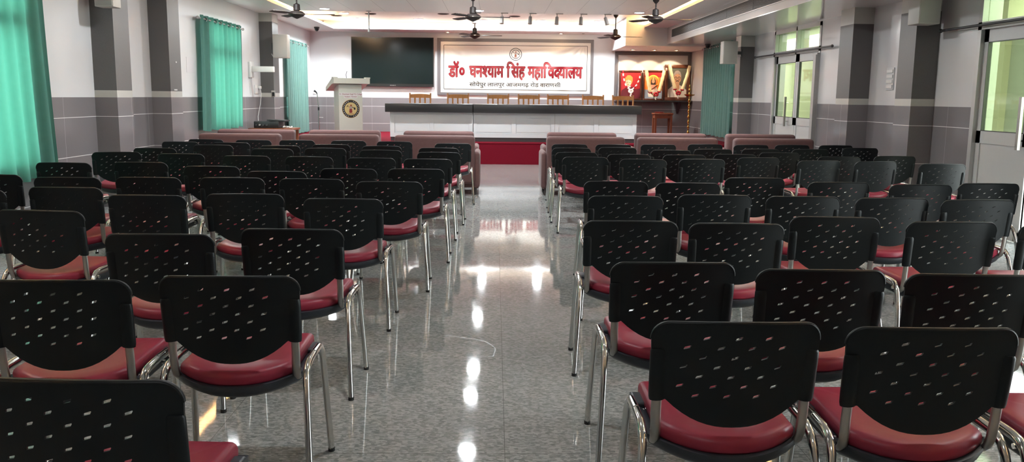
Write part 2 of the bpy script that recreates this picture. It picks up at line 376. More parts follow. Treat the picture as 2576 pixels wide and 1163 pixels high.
# ------------------------------------------------------------------ visitor chairs
def solid_plate(outline, holes, step, bend, thick, key, mb):
    """flat plate with real holes, triangulated, bent by bend(u, v, side) into 3-D and given thickness"""
    pts = []; edges = []
    def loop(L):
        b = len(pts); pts.extend(Vector(p) for p in L)
        edges.extend((b + i, b + (i + 1) % len(L)) for i in range(len(L)))
    loop(outline)
    for h in holes: loop(h)
    us = [p[0] for p in outline]; vs = [p[1] for p in outline]
    def inside(p, L):
        c = False; n = len(L)
        for i in range(n):
            (x1, y1), (x2, y2) = L[i], L[(i + 1) % n]
            if (y1 > p[1]) != (y2 > p[1]) and p[0] < (x2 - x1) * (p[1] - y1) / (y2 - y1) + x1: c = not c
        return c
    def clear(p, L, d):
        return all((p[0] - q[0]) ** 2 + (p[1] - q[1]) ** 2 > d * d for q in L)
    u = min(us) + step / 2
    while u < max(us):
        v = min(vs) + step / 2
        while v < max(vs):
            if inside((u, v), outline) and clear((u, v), outline, step * .5) and all(not inside((u, v), h) and clear((u, v), h, step * .45) for h in holes): pts.append(Vector((u, v)))
            v += step
        u += step
    V, E_, F_, *_r = delaunay_2d_cdt(pts, edges, [], 0, 1e-6)
    tri = []
    for f in F_:
        c = sum((V[i] for i in f), Vector((0, 0))) / len(f)
        if inside(c, outline) and not any(inside(c, h) for h in holes): tri.append(tuple(f))
    n = len(V); vs3 = [bend(p[0], p[1], 0) for p in V] + [bend(p[0], p[1], thick) for p in V]
    cnt = {}
    for f in tri:
        for a, b in zip(f, f[1:] + f[:1]): cnt[(a, b)] = 1
    fs = [tuple(f) for f in tri] + [tuple(i + n for i in f[::-1]) for f in tri]
    for (a, b) in cnt:
        if (b, a) not in cnt: fs.append((b, a, a + n, b + n))
    mb.add(vs3, fs, key, True)

HB = .2375
def back_y(u, z): return -.218 - .034 * (1 - min(1, (u / HB) ** 2)) + (.79 - z) * .13
def backrest_mesh():
    mb = MB(); out = []
    r = .05
    for i in range(9):
        a = PI / 2 * i / 8; out.append((-HB + r - r * cos(a), .79 - r + r * sin(a)))
    for k in range(1, 8): out.append((-HB + r + (2 * HB - 2 * r) * k / 8, .79 + .004 * sin(PI * k / 8)))
    for i in range(9):
        a = PI / 2 * (1 - i / 8); out.append((HB - r + r * cos(a), .79 - r + r * sin(a)))
    out += [(HB - .001, .72), (HB - .006, .63), (HB - .010, .555), (.19, .555)]
    for k in range(1, 16):
        u = .19 - .38 * k / 16; out.append((u, .555 - .080 * (1 - abs(u / .19) ** 2.3)))
    out += [(-.19, .555), (-HB + .010, .555), (-HB + .006, .63), (-HB + .001, .72)]
    out = out[::-1]
    holes = []
    for row in range(7):
        z = .745 - row * .0290 
        xs = (-.100, -.012, .072) if row % 2 == 0 else (-.148, -.056, .030, .116)
        for x in xs:
            cx = x + .012 - row * .0035; w, h = .0100, .0030
            holes.append([(cx - w, z - h - .003), (cx + w * .7, z - h + .002), (cx + w, z + h * .2 + .004), (cx + w, z + h + .004), (cx - w * .7, z + h - .001), (cx - w, z + h * -.3 - .002)])
    solid_plate(out, holes, .034, lambda u, v, t: (u, back_y(u, v) + t, v), .0075, 'black', mb)
    # a thickened rolled edge along the top and the moulded sleeves that slip over the posts
    top = [(o[0] * .992, back_y(o[0], o[1]) + .006, o[1] - .004) for o in out if o[1] > .735]
    mb.tube(top, .0075, 'black', 8, r2=.0052, up=(0, 1, 0))
    for s in (-1, 1):
        pth = [(s * (.2155 - .004 * i / 6), back_y(.2155, z) + .007, z) for i, z in enumerate((.708, .701, .68, .64, .59, .562, .552))]
        mb.tube(pth, .0245, 'black', 14, r2=.0165, up=(1, 0, 0), radii=(.019, .0235, .0245, .0245, .0245, .0242, .0225))
    return mb

def pad_outline(hw, yf, yc, ym, r=.03, n=10):
    """plan of the cushion: straight sides, rounded front, bowed rear edge"""
    L = [(hw, yc)]
    for i in range(7):
        a = PI / 2 * i / 6; L.append((hw - r + r * cos(a), yf - r + r * sin(a)))
    for i in range(7):
        a = PI / 2 * (1 + i / 6); L.append((-hw + r + r * cos(a), yf - r + r * sin(a)))
    L.append((-hw, yc))
    for k in range(1, n):
        u = -1 + 2 * k / n; L.append((u * hw, yc - (yc - ym) * (1 - abs(u) ** 2.2)))
    return L
def layered(mb, base, layers, key, cy=.03, zfun=None):
    n = len(base); vs = []; fs = []
    for sc_, z in layers:
        for x, y in base:
            d = Vector((x, y - cy)); L = d.length
            q = d * max(0, (L - sc_) / L); vs.append((q.x, q.y + cy, z + (zfun(q.x, q.y + cy) if zfun else 0)))
    for i in range(len(layers) - 1):
        for k in range(n):
            k2 = (k + 1) % n; fs.append((i * n + k, i * n + k2, (i + 1) * n + k2, (i + 1) * n + k))
    fs.append(tuple(range(n))[::-1])
    t = (len(layers) - 1) * n; c = len(vs); zc = layers[-1][1] + (zfun(0, cy) if zfun else 0)
    vs.append((0, cy, zc))
    for k in range(n): fs.append((t + k, t + (k + 1) % n, c))
    mb.add(vs, fs, key, True)

def dish(x, y): return -.018 * max(0, (.05 - y) / .29) ** 1.3 + .012 * (x / .2) ** 2 - .012 * max(0, (y - .12) / .12) ** 2 * (1 if y > .12 else 0)
def make_chair(label):
    t = thing('visitor_chair', label, 'chair')
    backrest_mesh().build('backrest', t)
    mb = MB(); layered(mb, pad_outline(.200, .235, -.150, -.240), [(.006, .421), (.0, .428), (.0, .446), (.004, .457), (.012, .464), (.026, .468), (.07, .468), (.12, .465)], 'red', zfun=dish)
    mb.build('seat_cushion', t)
    mb = MB(); layered(mb, pad_outline(.226, .242, -.135, -.254), [(.10, .366), (.035, .374), (.008, .392), (.0, .410), (.0, .421), (.012, .423), (.03, .419)], 'shell', zfun=dish)
    for s in (-1, 1): mb.rbox(s * .2 - .03, s * .2 + .03, .08, .19, .405, .442, .008, 'shell')
    mb.build('seat_shell', t)
    for s in (-1, 1):
        y = lambda z: back_y(.2125, z) + .007
        pth = [(s * .212, y(z), z) for z in (.60, .57, .54, .505)]
        pth += [(s * .211, y(.48), .475), (s * .210, y(.46) + .002, .448), (s * .209, y(.44) + .010, .424), (s * .206, y(.42) + .028, .407), (s * .202, y(.42) + .06, .401), (s * .198, .02, .398)]
        MB().tube(pth, .0150, 'satin', 12, r2=.0090, up=(1, 0, 0)).build('back_post', t)
    for s in (-1, 1):
        rear = [(s * .275, -.292, .012), (s * .266, -.262, .15), (s * .253, -.212, .33), (s * .248, -.188, .405), (s * .246, -.170, .432), (s * .245, -.145, .449), (s * .244, -.11, .455), (s * .2435, -.03, .457)]
        front = [(s * .266, .165, .012), (s * .259, .152, .15), (s * .250, .132, .33), (s * .247, .122, .405), (s * .245, .108, .436), (s * .244, .086, .451), (s * .2435, .06, .457), (s * .2435, -.03, .459)]
        for pth in (rear, front):
            l = MB().tube(pth, .0128, 'chrome', 12, r2=.0160, up=(1, 0, 0)).build('leg', t)
            MB().tube([(pth[0][0], pth[0][1], 0), (pth[0][0], pth[0][1], .016)], .0135, 'rubber', 10, r2=.0165).build('foot_cap', l)
    for y in (-.10, .07):
        MB().tube([(-.236, y, .418), (.236, y, .418)], .009, 'chrome', 8, up=(0, 0, 1)).build('crossbar', t)
    return t

LEFT = [[(-0.54, 11.3), (-1.34, 11.65), (-1.97, 11.75), (-2.66, 11.75), (-3.23, 11.70), (-3.88, 11.75)],
 [(-0.66, 10.28), (-1.37, 10.57), (-2.03, 10.81), (-2.57, 10.45), (-3.33, 11.03), (-3.99, 11.1)],
 [(-0.61, 9.48), (-1.28, 9.76), (-1.95, 10.03), (-2.51, 9.83), (-3.38, 10.48), (-3.80, 9.77)],
 [(-0.65, 8.45), (-1.21, 8.52), (-1.84, 8.62), (-2.47, 8.66), (-3.19, 8.87), (-3.91, 9.05)],
 [(-0.66, 7.28), (-1.22, 7.24), (-1.74, 6.93), (-2.4, 7.37), (-3.14, 7.73), (-3.76, 7.61)],
 [(-0.75, 6.17), (-1.34, 6.33), (-1.93, 6.37), (-2.53, 6.34), (-3.09, 6.29), (-3.74, 6.45)],
 [(-0.9, 5.12), (-1.54, 5.33), (-2.10, 5.22), (-2.78, 5.62), (-3.31, 5.45)],
 [(-0.93, 3.93), (-1.47, 3.76), (-2.37, 4.5)],
 [(-0.9, 2.88), (-1.44, 2.80)],
 [(-0.91, 1.8)]]
RIGHT = [[(0.99, 11.39), (1.57, 11.42), (2.19, 11.55), (2.86, 11.72), (3.47, 11.66), (4.06, 11.75), (4.66, 11.75), (4.74, 11.14)],
 [(0.94, 10.54), (1.53, 10.74), (2.10, 10.28), (2.68, 10.57), (3.31, 10.71), (3.95, 10.75), (4.47, 9.57)],
 [(0.92, 9.7), (1.47, 9.44), (2.08, 9.43), (2.69, 9.62), (3.31, 9.99), (3.76, 9.36)],
 [(0.94, 8.93), (1.5, 8.69), (2.12, 8.78), (2.80, 9.1), (3.31, 8.73), (3.88, 8.70), (4.42, 8.43)],
 [(0.9, 6.34), (1.42, 6.27), (2.05, 6.73), (2.60, 6.43), (3.16, 6.30), (3.75, 6.44)],
 [(0.83, 5.39), (1.42, 5.49), (1.98, 5.45), (2.54, 5.41), (3.06, 5.35)],
 [(0.69, 4.28), (1.21, 4.22), (1.81, 4.49), (2.36, 4.34), (2.90, 4.26)],
 [(0.68, 3.18), (1.20, 3.06), (1.72, 2.99)],
 [(0.68, 2.31), (1.21, 2.26), (1.74, 2.21)]]
YAW = {('L', 3, 5): 14, ('L', 7, 2): -6, ('L', 9, 0): -3, ('R', 3, 3): 9, ('R', 3, 4): 9, ('R', 3, 5): 10, ('R', 6, 2): -2, ('R', 6, 3): 1}
proto = None
for side, rows in (('L', LEFT), ('R', RIGHT)):
    wing = 'window-side' if side == 'L' else 'door-side'
    for r, row in enumerate(rows):
        for c, (x, y) in enumerate(row):
            lab = 'black perforated red-seat chair, %s block, %s row behind the sofas, %s' % (wing, ORD[r], 'beside the aisle' if c == 0 else ORD[c] + ' from the aisle')
            yaw = math.radians(YAW.get((side, r, c), random.uniform(-2.2, 2.2)))
            # the seat turns about the middle of its backrest
            loc = (x - .24 * sin(yaw), y + .24 * cos(yaw), 0); grp = 'black visitor chairs in rows either side of the aisle'
            if proto is None:
                proto = make_chair(lab); proto.location = loc; proto.rotation_euler = (0, 0, yaw); proto['group'] = grp
            else: dup(proto, loc, yaw, lab, grp)

# ------------------------------------------------------------------ sofas
def make_sofa(label, w, loc):
    t = thing('sofa', label, 'sofa', loc, 0, 'maroon sofas facing the stage'); hw = w / 2
    MB().rbox(-hw, hw, .0, .20, .16, .845, .05, 'sofa', 4).build('backrest', t)
    MB().rbox(-hw, hw, .08, .80, .10, .34, .03, 'sofa').build('base', t)
    MB().rbox(-hw + .02, hw - .02, .19, .83, .325, .47, .05, 'sofa', 4).build('seat_cushion', t)
    for s in (-1, 1):
        a, b = sorted((s * (hw - .02), s * (hw + .07)))
        MB().rbox(a, b, .035, .82, .09, .625, .048, 'sofa', 5).build('armrest', t)
    for s in (-1, 1):
        for y in (.07, .76):
            MB().tube([(s * (hw - .0), y, 0), (s * (hw - .0), y, .11)], .022, 'sofaleg', 8, radii=(.016, .026)).build('leg', t)
    return t
SOFA_N = [(-4.18, -3.02), (-2.78, -1.63), (-1.43, -.27), (.73, 1.87), (2.03, 3.2), (3.42, 4.58)]
SOFA_F = [(-4.40, -3.17), (-2.96, -1.81), (-1.46, -.32), (.83, 1.96), (2.24, 3.4), (3.71, 4.84)]
for nm, L, y in (('rear', SOFA_N, 12.32), ('front', SOFA_F, 13.85)):
    for i, (a, b) in enumerate(L):
        k = (2, 1, 0, 0, 1, 2)[i]; side = 'window-side' if i < 3 else 'door-side'
        row = 'row just ahead of the chairs' if nm == 'rear' else 'row nearer the stage'
        make_sofa('maroon sofa, %s, %s half, %s' % (row, side, 'beside the aisle' if k == 0 else ORD[k] + ' from the aisle'), b - a - .02, ((a + b) / 2, y, 0))

# ------------------------------------------------------------------ writing
def glyph(txt, off=0., size=1., cut=None):
    """outline of TXT in the built-in fonts as (verts, faces) in its own plane"""
    c = bpy.data.curves.new('t', 'FONT'); c.body = txt; c.size = size; c.offset = off; c.resolution_u = 6
    o = bpy.data.objects.new('t', c); COL.objects.link(o); bpy.context.view_layer.update()
    me = bpy.data.meshes.new_from_object(o.evaluated_get(bpy.context.evaluated_depsgraph_get()))
    bm = bmesh.new(); bm.from_mesh(me)
    bpy.data.objects.remove(o); bpy.data.curves.remove(c); bpy.data.meshes.remove(me)
    for f in bm.faces:
        if f.normal.z < 0: f.normal_flip()
    if cut is not None:
        bmesh.ops.bisect_plane(bm, geom=list(bm.verts) + list(bm.edges) + list(bm.faces), plane_co=(cut, 0, 0), plane_no=(1, 0, 0), clear_outer=True)
    bm.verts.index_update()
    r = [v.co.copy() for v in bm.verts], [tuple(v.index for v in f.verts) for f in bm.faces]
    bm.free(); return r
ADV = {}
def advance(ch):
    if ch not in ADV:
        v, f = glyph(ch + 'ा'); ADV[ch] = max(p.x for p in v) - .273
    return ADV[ch]
def script_line(tokens, off):
    """tokens: single signs, (sign, cut-off x) for half letters, or floats that move the pen"""
    x = 0; vs = []; fs = []
    for t in tokens:
        if isinstance(t, float): x += t; continue
        ch, cut = t if isinstance(t, tuple) else (t, None)
        v, f = glyph(ch, off, 1., cut); b = len(vs)
        vs += [Vector((p.x + x, p.y, 0)) for p in v]; fs += [tuple(b + i for i in q) for q in f]
        x += cut if cut is not None else advance(ch)
    return vs, fs
def thicken(vs, fs, rx, rz, n=10):
    V = []; Fc = []
    for k in range(n + 1):
        dx, dz = (0, 0) if k == n else (rx * cos(2 * PI * k / n), rz * sin(2 * PI * k / n))
        b = len(V); V += [Vector((p.x + dx, p.y + dz, 0)) for p in vs]; Fc += [tuple(b + i for i in f) for f in fs]
    return V, Fc
def gridded(vs, fs, step):
    """cut a flat shape along a grid so it can follow folds"""
    bm = bmesh.new(); V = [bm.verts.new(v) for v in vs]
    for f in fs:
        try: bm.faces.new([V[i] for i in f])
        except ValueError: pass
    for ax in (0, 1):
        lo = min(v.co[ax] for v in bm.verts); hi = max(v.co[ax] for v in bm.verts); k = lo + step
        while k < hi:
            co = [0, 0, 0]; no = [0, 0, 0]; co[ax] = k; no[ax] = 1
            bmesh.ops.bisect_plane(bm, geom=list(bm.verts) + list(bm.edges) + list(bm.faces), plane_co=co, plane_no=no); k += step
    bm.verts.index_update()
    r = [v.co.copy() for v in bm.verts], [tuple(v.index for v in f.verts) for f in bm.faces]; bm.free(); return r
def disc(cx, cz, r, n=36, r2=None):
    return [(cx + r * cos(2 * PI * i / n), cz + (r2 or r) * sin(2 * PI * i / n)) for i in range(n)]
class Flat:
    """layers of flat shapes lying on a surface: to3(u, v, height) places them"""
    def __init__(s, to3): s.mb = MB(); s.to3 = to3
    def poly(s, pts, h, key):
        s.mb.add([s.to3(u, v, h) for u, v in pts], [tuple(range(len(pts)))], key); return s
    def ring(s, cx, cz, r0, r1, h, key, a0=0., a1=2 * PI, n=48):
        vs = []; 
        for i in range(n + 1):
            a = a0 + (a1 - a0) * i / n
            for r in (r0, r1): vs.append(s.to3(cx + r * cos(a), cz + r * sin(a), h))
        s.mb.add(vs, [(2 * i, 2 * i + 2, 2 * i + 3, 2 * i + 1) for i in range(n)], key); return s
    def stroke(s, pts, w, h, key):
        for (a, b), (c, d) in zip(pts, pts[1:]):
            L = math.hypot(c - a, d - b) or 1; nx, ny = -(d - b) / L * w / 2, (c - a) / L * w / 2
            s.poly([(a + nx, b + ny), (a - nx, b - ny), (c - nx, d - ny), (c + nx, d + ny)], h, key)
        return s
    def text(s, vs, fs, h, key):
        s.mb.add([s.to3(p.x, p.y, h) for p in vs], fs, key); return s
def fit(vs, x0, x1, z0, z1, ref=None):
    r = ref or vs
    a, b = min(p.x for p in r), max(p.x for p in r); c, d = min(p.y for p in r), max(p.y for p in r)
    return [Vector((x0 + (p.x - a) / (b - a) * (x1 - x0), z0 + (p.y - c) / (d - c) * (z1 - z0), 0)) for p in vs]

# ------------------------------------------------------------------ banner in its grey frame
fr = MB(); yf = YB - .045
fo = (-1.525, 2.595, 1.43, 2.905); fi = (-1.44, 2.52, 1.497, 2.822)
def framed(mb, o, i, ya, yb, key):
    (a, b, c, d), (p, q, r, s_) = o, i
    for z0, z1, x0, x1 in ((c, r, a, b), (s_, d, a, b), (r, s_, a, p), (r, s_, q, b)): mb.box(x0, x1, ya, yb, z0, z1, key)
framed(fr, fo, fi, YB - .045, YB, 'lamframe')
t = thing('banner_board', 'wide cream college banner in a grey border on the stage wall, beside the dark screen', 'banner', (0, 0, 0))
fr.build('border_frame', t)
def folds(x, z):
    cx, cz = 2.35, 2.80                    # pulled towards its upper corner
    dx, dz = x - cx, z - cz; rr = math.hypot(dx, dz) + .05; an = math.atan2(dz, dx)
    d = .018 * sin(an * 15 + .6) * math.exp(-((rr - 1.1) / .95) ** 2)
    ex, ez = x + 1.4, z - 2.75; an2 = math.atan2(ez, ex); r2 = math.hypot(ex, ez)
    d += .011 * sin(an2 * 13) * math.exp(-((r2 - .9) / .6) ** 2)
    d += .006 * sin(x * 7.5) * math.exp(-((z - 1.5) / .16) ** 2)
    e = min(x + 1.44, 2.52 - x, z - 1.497, 2.822 - z)
    return d * min(1, max(0, e) / .12)
def bpt(u, v, h): return (u, YB - .028 - folds(u, v) - h, v)
mb = MB(); nx, nz = 240, 90; vs = []
for j in range(nz + 1):
    for i in range(nx + 1): vs.append(bpt(-1.438 + 3.956 * i / nx, 1.499 + 1.321 * j / nz, 0))
mb.add(vs, [(j * (nx + 1) + i, j * (nx + 1) + i + 1, (j + 1) * (nx + 1) + i + 1, (j + 1) * (nx + 1) + i) for j in range(nz) for i in range(nx)], 'vinyl', True)
sheet = mb.build('sheet', t)
P = Flat(bpt)
for a, b in (((-1.35, 1.585), (-1.35, 2.725)), ((2.43, 1.575), (2.43, 2.735)), ((-1.35, 2.725), (2.43, 2.735)), ((-1.35, 1.585), (2.43, 1.575))):
    n = 90; P.stroke([(a[0] + (b[0] - a[0]) * i / n, a[1] + (b[1] - a[1]) * i / n) for i in range(n + 1)], .012, .006, 'ink')
P.mb.build('border_line', sheet)
line1 = ['ड', 'ॉ', .08, '०', .42, 'घ', 'न', ('श', .475), 'य', 'ा', 'म', .30, 'ि', 'स', 'ं', 'ह', .30, 'म', 'ह', 'ा', 'ि', 'व', ('द', .42), 'य', 'ा', 'ल', 'य']
P = Flat(bpt); ref, _f = script_line(line1, 0.0)
for off, h, key in ((.052, .006, 'inkdark'), (.026, .009, 'inkred')):
    v, f = thicken(ref, _f, off * 1.1, off * .8); v = fit(v, -1.22, 2.30, 1.845, 2.305, ref); v, f = gridded(v, f, .05); P.text(v, f, h, key)
P.mb.build('lettering_line', sheet)['label'] = 'large dark red lettering'
line2 = ['स', 'ो', 'य', 'े', 'प', 'ु', 'र', .25, 'ल', 'ा', 'ल', 'प', 'ु', 'र', .25, 'आ', 'ज', 'म', 'ग', 'ढ', '़', .25, 'र', 'ो', 'ड', .25, 'व', 'ा', 'र', 'ा', 'ण', 'स', 'ी']
P = Flat(bpt); ref, _f = script_line(line2, 0.0); v, f = thicken(ref, _f, .016, .010, 6); v = fit(v, -.675, 1.74, 1.625, 1.795, ref); v, f = gridded(v, f, .05); P.text(v, f, .006, 'ink')
P.mb.build('lettering_line', sheet)['label'] = 'small black lettering'
def emblem(P, cx, cz, R, ringkey, facekey, h0, textkey):
    """round college crest: lettered ring round a small standing figure with a quill and a lamp"""
    k = R
    if facekey:
        P.ring(cx, cz, .0, R * .70, h0, facekey); P.ring(cx, cz, R * .70, R * .97, h0, ringkey); P.ring(cx, cz, R * .965, R, h0 + .0005, 'gold')
    else:
        P.ring(cx, cz, R * .90, R, h0, ringkey); P.ring(cx, cz, R * .62, R * .70, h0, ringkey)
    for i in range(26):
        a = 2 * PI * i / 26
        if i in (6, 7, 19, 20): continue
        ca, sa = cos(a), sin(a)
        r0, r1, w = (R * .78, R * .90, R * .045) if facekey else (R * .72, R * .88, R * .03)
        if facekey or i % 4 == 0: P.stroke([(cx + r0 * ca, cz + r0 * sa), (cx + r1 * ca, cz + r1 * sa)], w, h0 + .001, textkey)
    F = h0 + .001
    P.poly(disc(cx + k * .02, cz + k * .36, k * .11, 14), F, 'inkbrown')                      # head
    P.poly([(cx - k * .16, cz + k * .26), (cx - k * .14, cz), (cx + k * .12, cz), (cx + k * .16, cz + k * .24)], F, 'grey')
    P.poly([(cx - k * .15, cz), (cx - k * .2, cz - k * .4), (cx - k * .04, cz - k * .46), (cx + k * .16, cz - k * .4), (cx + k * .13, cz)], F, 'inkbrown' if not facekey else 'maroon')
    P.stroke([(cx + k * .14, cz + k * .2), (cx + k * .34, cz + k * .1), (cx + k * .46, cz + k * .14)], k * .07, F, 'ink')
    P.poly(disc(cx + k * .42, cz + k * .02, k * .10, 12, k * .14), F, 'ink')
    P.stroke([(cx - k * .14, cz + k * .2), (cx - k * .32, cz + k * .24)], k * .06, F, 'inkbrown')
    P.poly([(cx - k * .30, cz + k * .32), (cx - k * .50, cz + k * .14), (cx - k * .42, cz + k * .34), (cx - k * .28, cz + k * .40)], F, 'ink')
    P.stroke([(cx - k * .30, cz - k * .54), (cx + k * .30, cz - k * .54)], k * .06, F, 'inkbrown')
P = Flat(bpt); emblem(P, .54, 2.505, .165, 'ink', None, .006, 'ink'); P.mb.build('crest', sheet)['label'] = 'small round crest with a standing figure'

# ------------------------------------------------------------------ wall screen
t = thing('wall_screen', 'large dark flat TV screen on the white stage wall', 'screen', (0, 0, 0))
mb = MB(); mb.box(-3.765, -1.615, YB - .105, YB - .045, 1.63, 2.905, 'bezel'); mb.box(-3.2, -2.2, YB - .045, YB, 1.9, 2.6, 'blk'); mb.box(-3.72, -1.66, YB - .116, YB - .105, 1.635, 1.69, 'bezel'); mb.build('housing', t)
MB().box(-3.745, -1.635, YB - .108, YB - .1045, 1.705, 2.888, 'screen').build('screen_glass', t)
mb = MB()
for i, w in enumerate((.03, .022, .03, .02, .024)): mb.box(-2.76 + i * .032, -2.76 + i * .032 + w * .7, YB - .1175, YB - .116, 1.655, 1.672, 'grey')
mb.build('maker_mark', t)

# ------------------------------------------------------------------ panel desks on the stage
ZT = .445
def desk(label, x0, x1, tx0, tx1, panels, joint=None):
    t = thing('panel_desk', label, 'desk', (0, 0, 0), 0, 'white panelled stage desks')
    yf, yb = 18.62, 19.36
    MB().rbox(tx0, tx1, 18.46, 19.46, 1.055, 1.235, .008, 'blacktop', 2).build('desk_top', t)
    mb = MB(); mb.box(x0, x1, yf + .02, yf + .06, .53, 1.055, 'white'); mb.box(x0, x0 + .03, yf + .02, yb, .53, 1.055, 'white'); mb.box(x1 - .03, x1, yf + .02, yb, .53, 1.055, 'white')
    zs = (.53, .615, .955, 1.055); xs = [x0] + [e for p in panels for e in p] + [x1]
    mb.box(x0, x1, yf, yf + .025, zs[0], zs[1], 'white'); mb.box(x0, x1, yf, yf + .025, zs[2], zs[3], 'white')
    for a, b in zip(xs[0::2], xs[1::2]): mb.box(a, b, yf, yf + .025, zs[1], zs[2], 'white')
    mb.build('carcass', t)
    for a, b in panels:
        p = MB(); d = .018; z0, z1 = zs[1], zs[2]
        p.box(a + .004, b - .004, yf + .012, yf + .02, z0 + .004, z1 - .004, 'white')
        p.box(a + .03, b - .03, yf + .006, yf + .012, z0 + .03, z1 - .03, 'white')
        p.build('front_panel', t)
    MB().box(x0 + .01, x1 - .01, yf + .012, yb, ZT, .53, 'plinth').build('plinth', t)
    if joint: MB().box(joint - .003, joint + .003, yf - .002, yf + .002, .53, 1.05, 'grey').build('joint_line', t)
    for x in (x0, x1): pass
desk('white panelled desk with black top, shorter one nearer the lectern', -2.225, -.466, -2.312, -.466, [(-2.13, -1.38), (-1.30, -.545)])
desk('long white panelled desk with black top, ending beside the red stool', -.452, 3.035, -.452, 3.11, [(-.38, .362), (.456, 1.2), (1.369, 2.12), (2.217, 2.95)], 1.283)

# ------------------------------------------------------------------ wooden chairs behind the desks
def wood_chair(label, loc, rz):
    t = thing('wooden_chair', label, 'chair', loc, rz, 'wooden chairs behind the stage desks')
    for s in (-1, 1):
        MB().tube([(s * .225, .0, 0), (s * .225, .01, .45), (s * .23, -.02, .75), (s * .235, -.06, 1.015)], .019, 'wood', 8, r2=.017).build('back_post', t)
        MB().tube([(s * .22, .43, 0), (s * .22, .42, .44)], .02, 'wood', 8).build('front_leg', t)
    n = 9; top = [(-.225 + .45 * i / n, -.045 - .018 * sin(PI * i / n)) for i in range(n + 1)]
    mb = MB(); vs = []
    for x, y in top:
        for dy in (0, .022):
            for z in (.905, .985 + .012 * (1 - (x / .225) ** 2)): vs.append((x, y + dy, z))
    fs = []
    for i in range(n):
        a, b = i * 4, i * 4 + 4
        fs += [(a, b, b + 1, a + 1), (a + 2, a + 3, b + 3, b + 2), (a + 1, b + 1, b + 3, a + 3), (a, a + 2, b + 2, b)]
    fs += [(0, 1, 3, 2), (n * 4, n * 4 + 2, n * 4 + 3, n * 4 + 1)]
    mb.add(vs, fs, 'wood'); mb.build('top_rail', t)
    for x in (-.11, .005, .12):
        MB().box(x - .018, x + .018, -.04, -.022, .52, .91, 'wood', Matrix.Rotation(0, 4, 'X')).build('back_slat', t)
    MB().box(-.21, .21, -.03, -.012, .50, .55, 'wood').build('lower_rail', t)
    MB().rbox(-.245, .245, -.0, .46, .43, .465, .01, 'wood', 2).build('seat', t)
    return t
WC = [(-1.70, 'with its dark rear rail, at the lectern end'), (-.84, 'second from the lectern end'), (.075, 'third from the lectern end'), (.775, 'fourth, in the middle of the desks'), (1.445, 'third from the portrait end'), (2.245, 'second from the portrait end'), (2.935, 'in front of the red portrait')]
for x, w in WC:
    wood_chair('wooden slat-back chair behind the stage desk, ' + w, (x, 19.98, ZT), PI + random.uniform(-.03, .03))

# ------------------------------------------------------------------ lectern
A = math.radians(25)
t = thing('lectern', 'off-white lectern with a round crest on its front, on the stage by the screen', 'lectern', (-3.16, 19.25, ZT), A)
MB().box(-.255, .255, 0, .42, .06, 1.18, 'offwhite').build('body', t)
MB().box(-.29, .29, -.03, .45, 0, .06, 'offwhite').build('base', t)
f = MB(); f.box(-.262, .262, -.022, 0, .06, 1.0, 'offwhite'); fp = f.build('front_board', t)
mb = MB()   # reading tray, higher at the front and dropping to the speaker
prof = [(-.14, 1.20), (-.14, 1.315), (.02, 1.315), (.56, 1.12), (.56, 1.04), (.02, 1.19)]
vs = [(x, y, z) for x in (-.40, .40) for y, z in prof]; n = len(prof)
mb.add(vs, [tuple(range(n))[::-1], tuple(range(n, 2 * n))] + [(i, (i + 1) % n, n + (i + 1) % n, n + i) for i in range(n)], 'offwhite')
for s in (-1, 1): mb.box(s * .36 - .05, s * .36 + .05, -.14, .0, 1.31, 1.337, 'offwhite')
mb.build('reading_tray', t)
MB().tube([(-.05, .10, 1.27), (-.055, .12, 1.40), (-.04, .10, 1.47)], .006, 'blk', 6).build('gooseneck_microphone', t)
P = Flat(lambda u, v, h: (u, -.022 - h, v)); emblem(P, .0, .655, .20, 'ink', 'tan', .001, 'paper'); P.mb.build('crest', fp)['label'] = 'black and gold round crest'
P = Flat(lambda u, v, h: (u, -.022 - h, v))
P.poly([(-.262, .94), (.262, .94), (.262, 1.0), (-.262, 1.0)], .0006, 'paper'); P.poly([(-.15, .89), (.15, .89), (.15, .94), (-.15, .94)], .0006, 'paper')
for s_, x0, x1, z0, z1 in (('Dr. Ghanshyam Singh P.G. College', -.25, .25, .948, .99), ('Soyepur, Varanasi', -.135, .135, .898, .936)):
    v, f = glyph(s_, .012); P.text(fit(v, x0, x1, z0, z1), f, .0015, 'maroon')
P.mb.build('name_strip', fp)['label'] = 'dark red lettering on a white strip'

# ------------------------------------------------------------------ portrait niche
mb = MB(); framed(mb, (3.165, 5.195, 1.345, 2.615), (3.25, 5.105, 1.345, 2.525), YB - .03, YB, 'lamframe'); struct('trim_1', mb)
t = thing('display_shelf', 'black wall shelf carrying the three garlanded portraits', 'shelf', (0, 0, 0))
MB().rbox(3.17, 5.195, YB - .36, YB, 1.30, 1.345, .006, 'blacktop', 2).build('shelf_board', t)
for x in (3.6, 4.87):
    MB().add([(x - .05, YB - .32, 1.30), (x - .05, YB - .02, 1.30), (x - .02, YB - .02, 1.0), (x - .02, YB - .06, 1.0), (x + .05, YB - .32, 1.30), (x + .05, YB - .02, 1.30), (x + .02, YB - .02, 1.0), (x + .02, YB - .06, 1.0)], [(0, 3, 2, 1), (4, 5, 6, 7), (0, 1, 5, 4), (1, 2, 6, 5), (2, 3, 7, 6), (3, 0, 4, 7)], 'darkgrey').build('bracket', t)
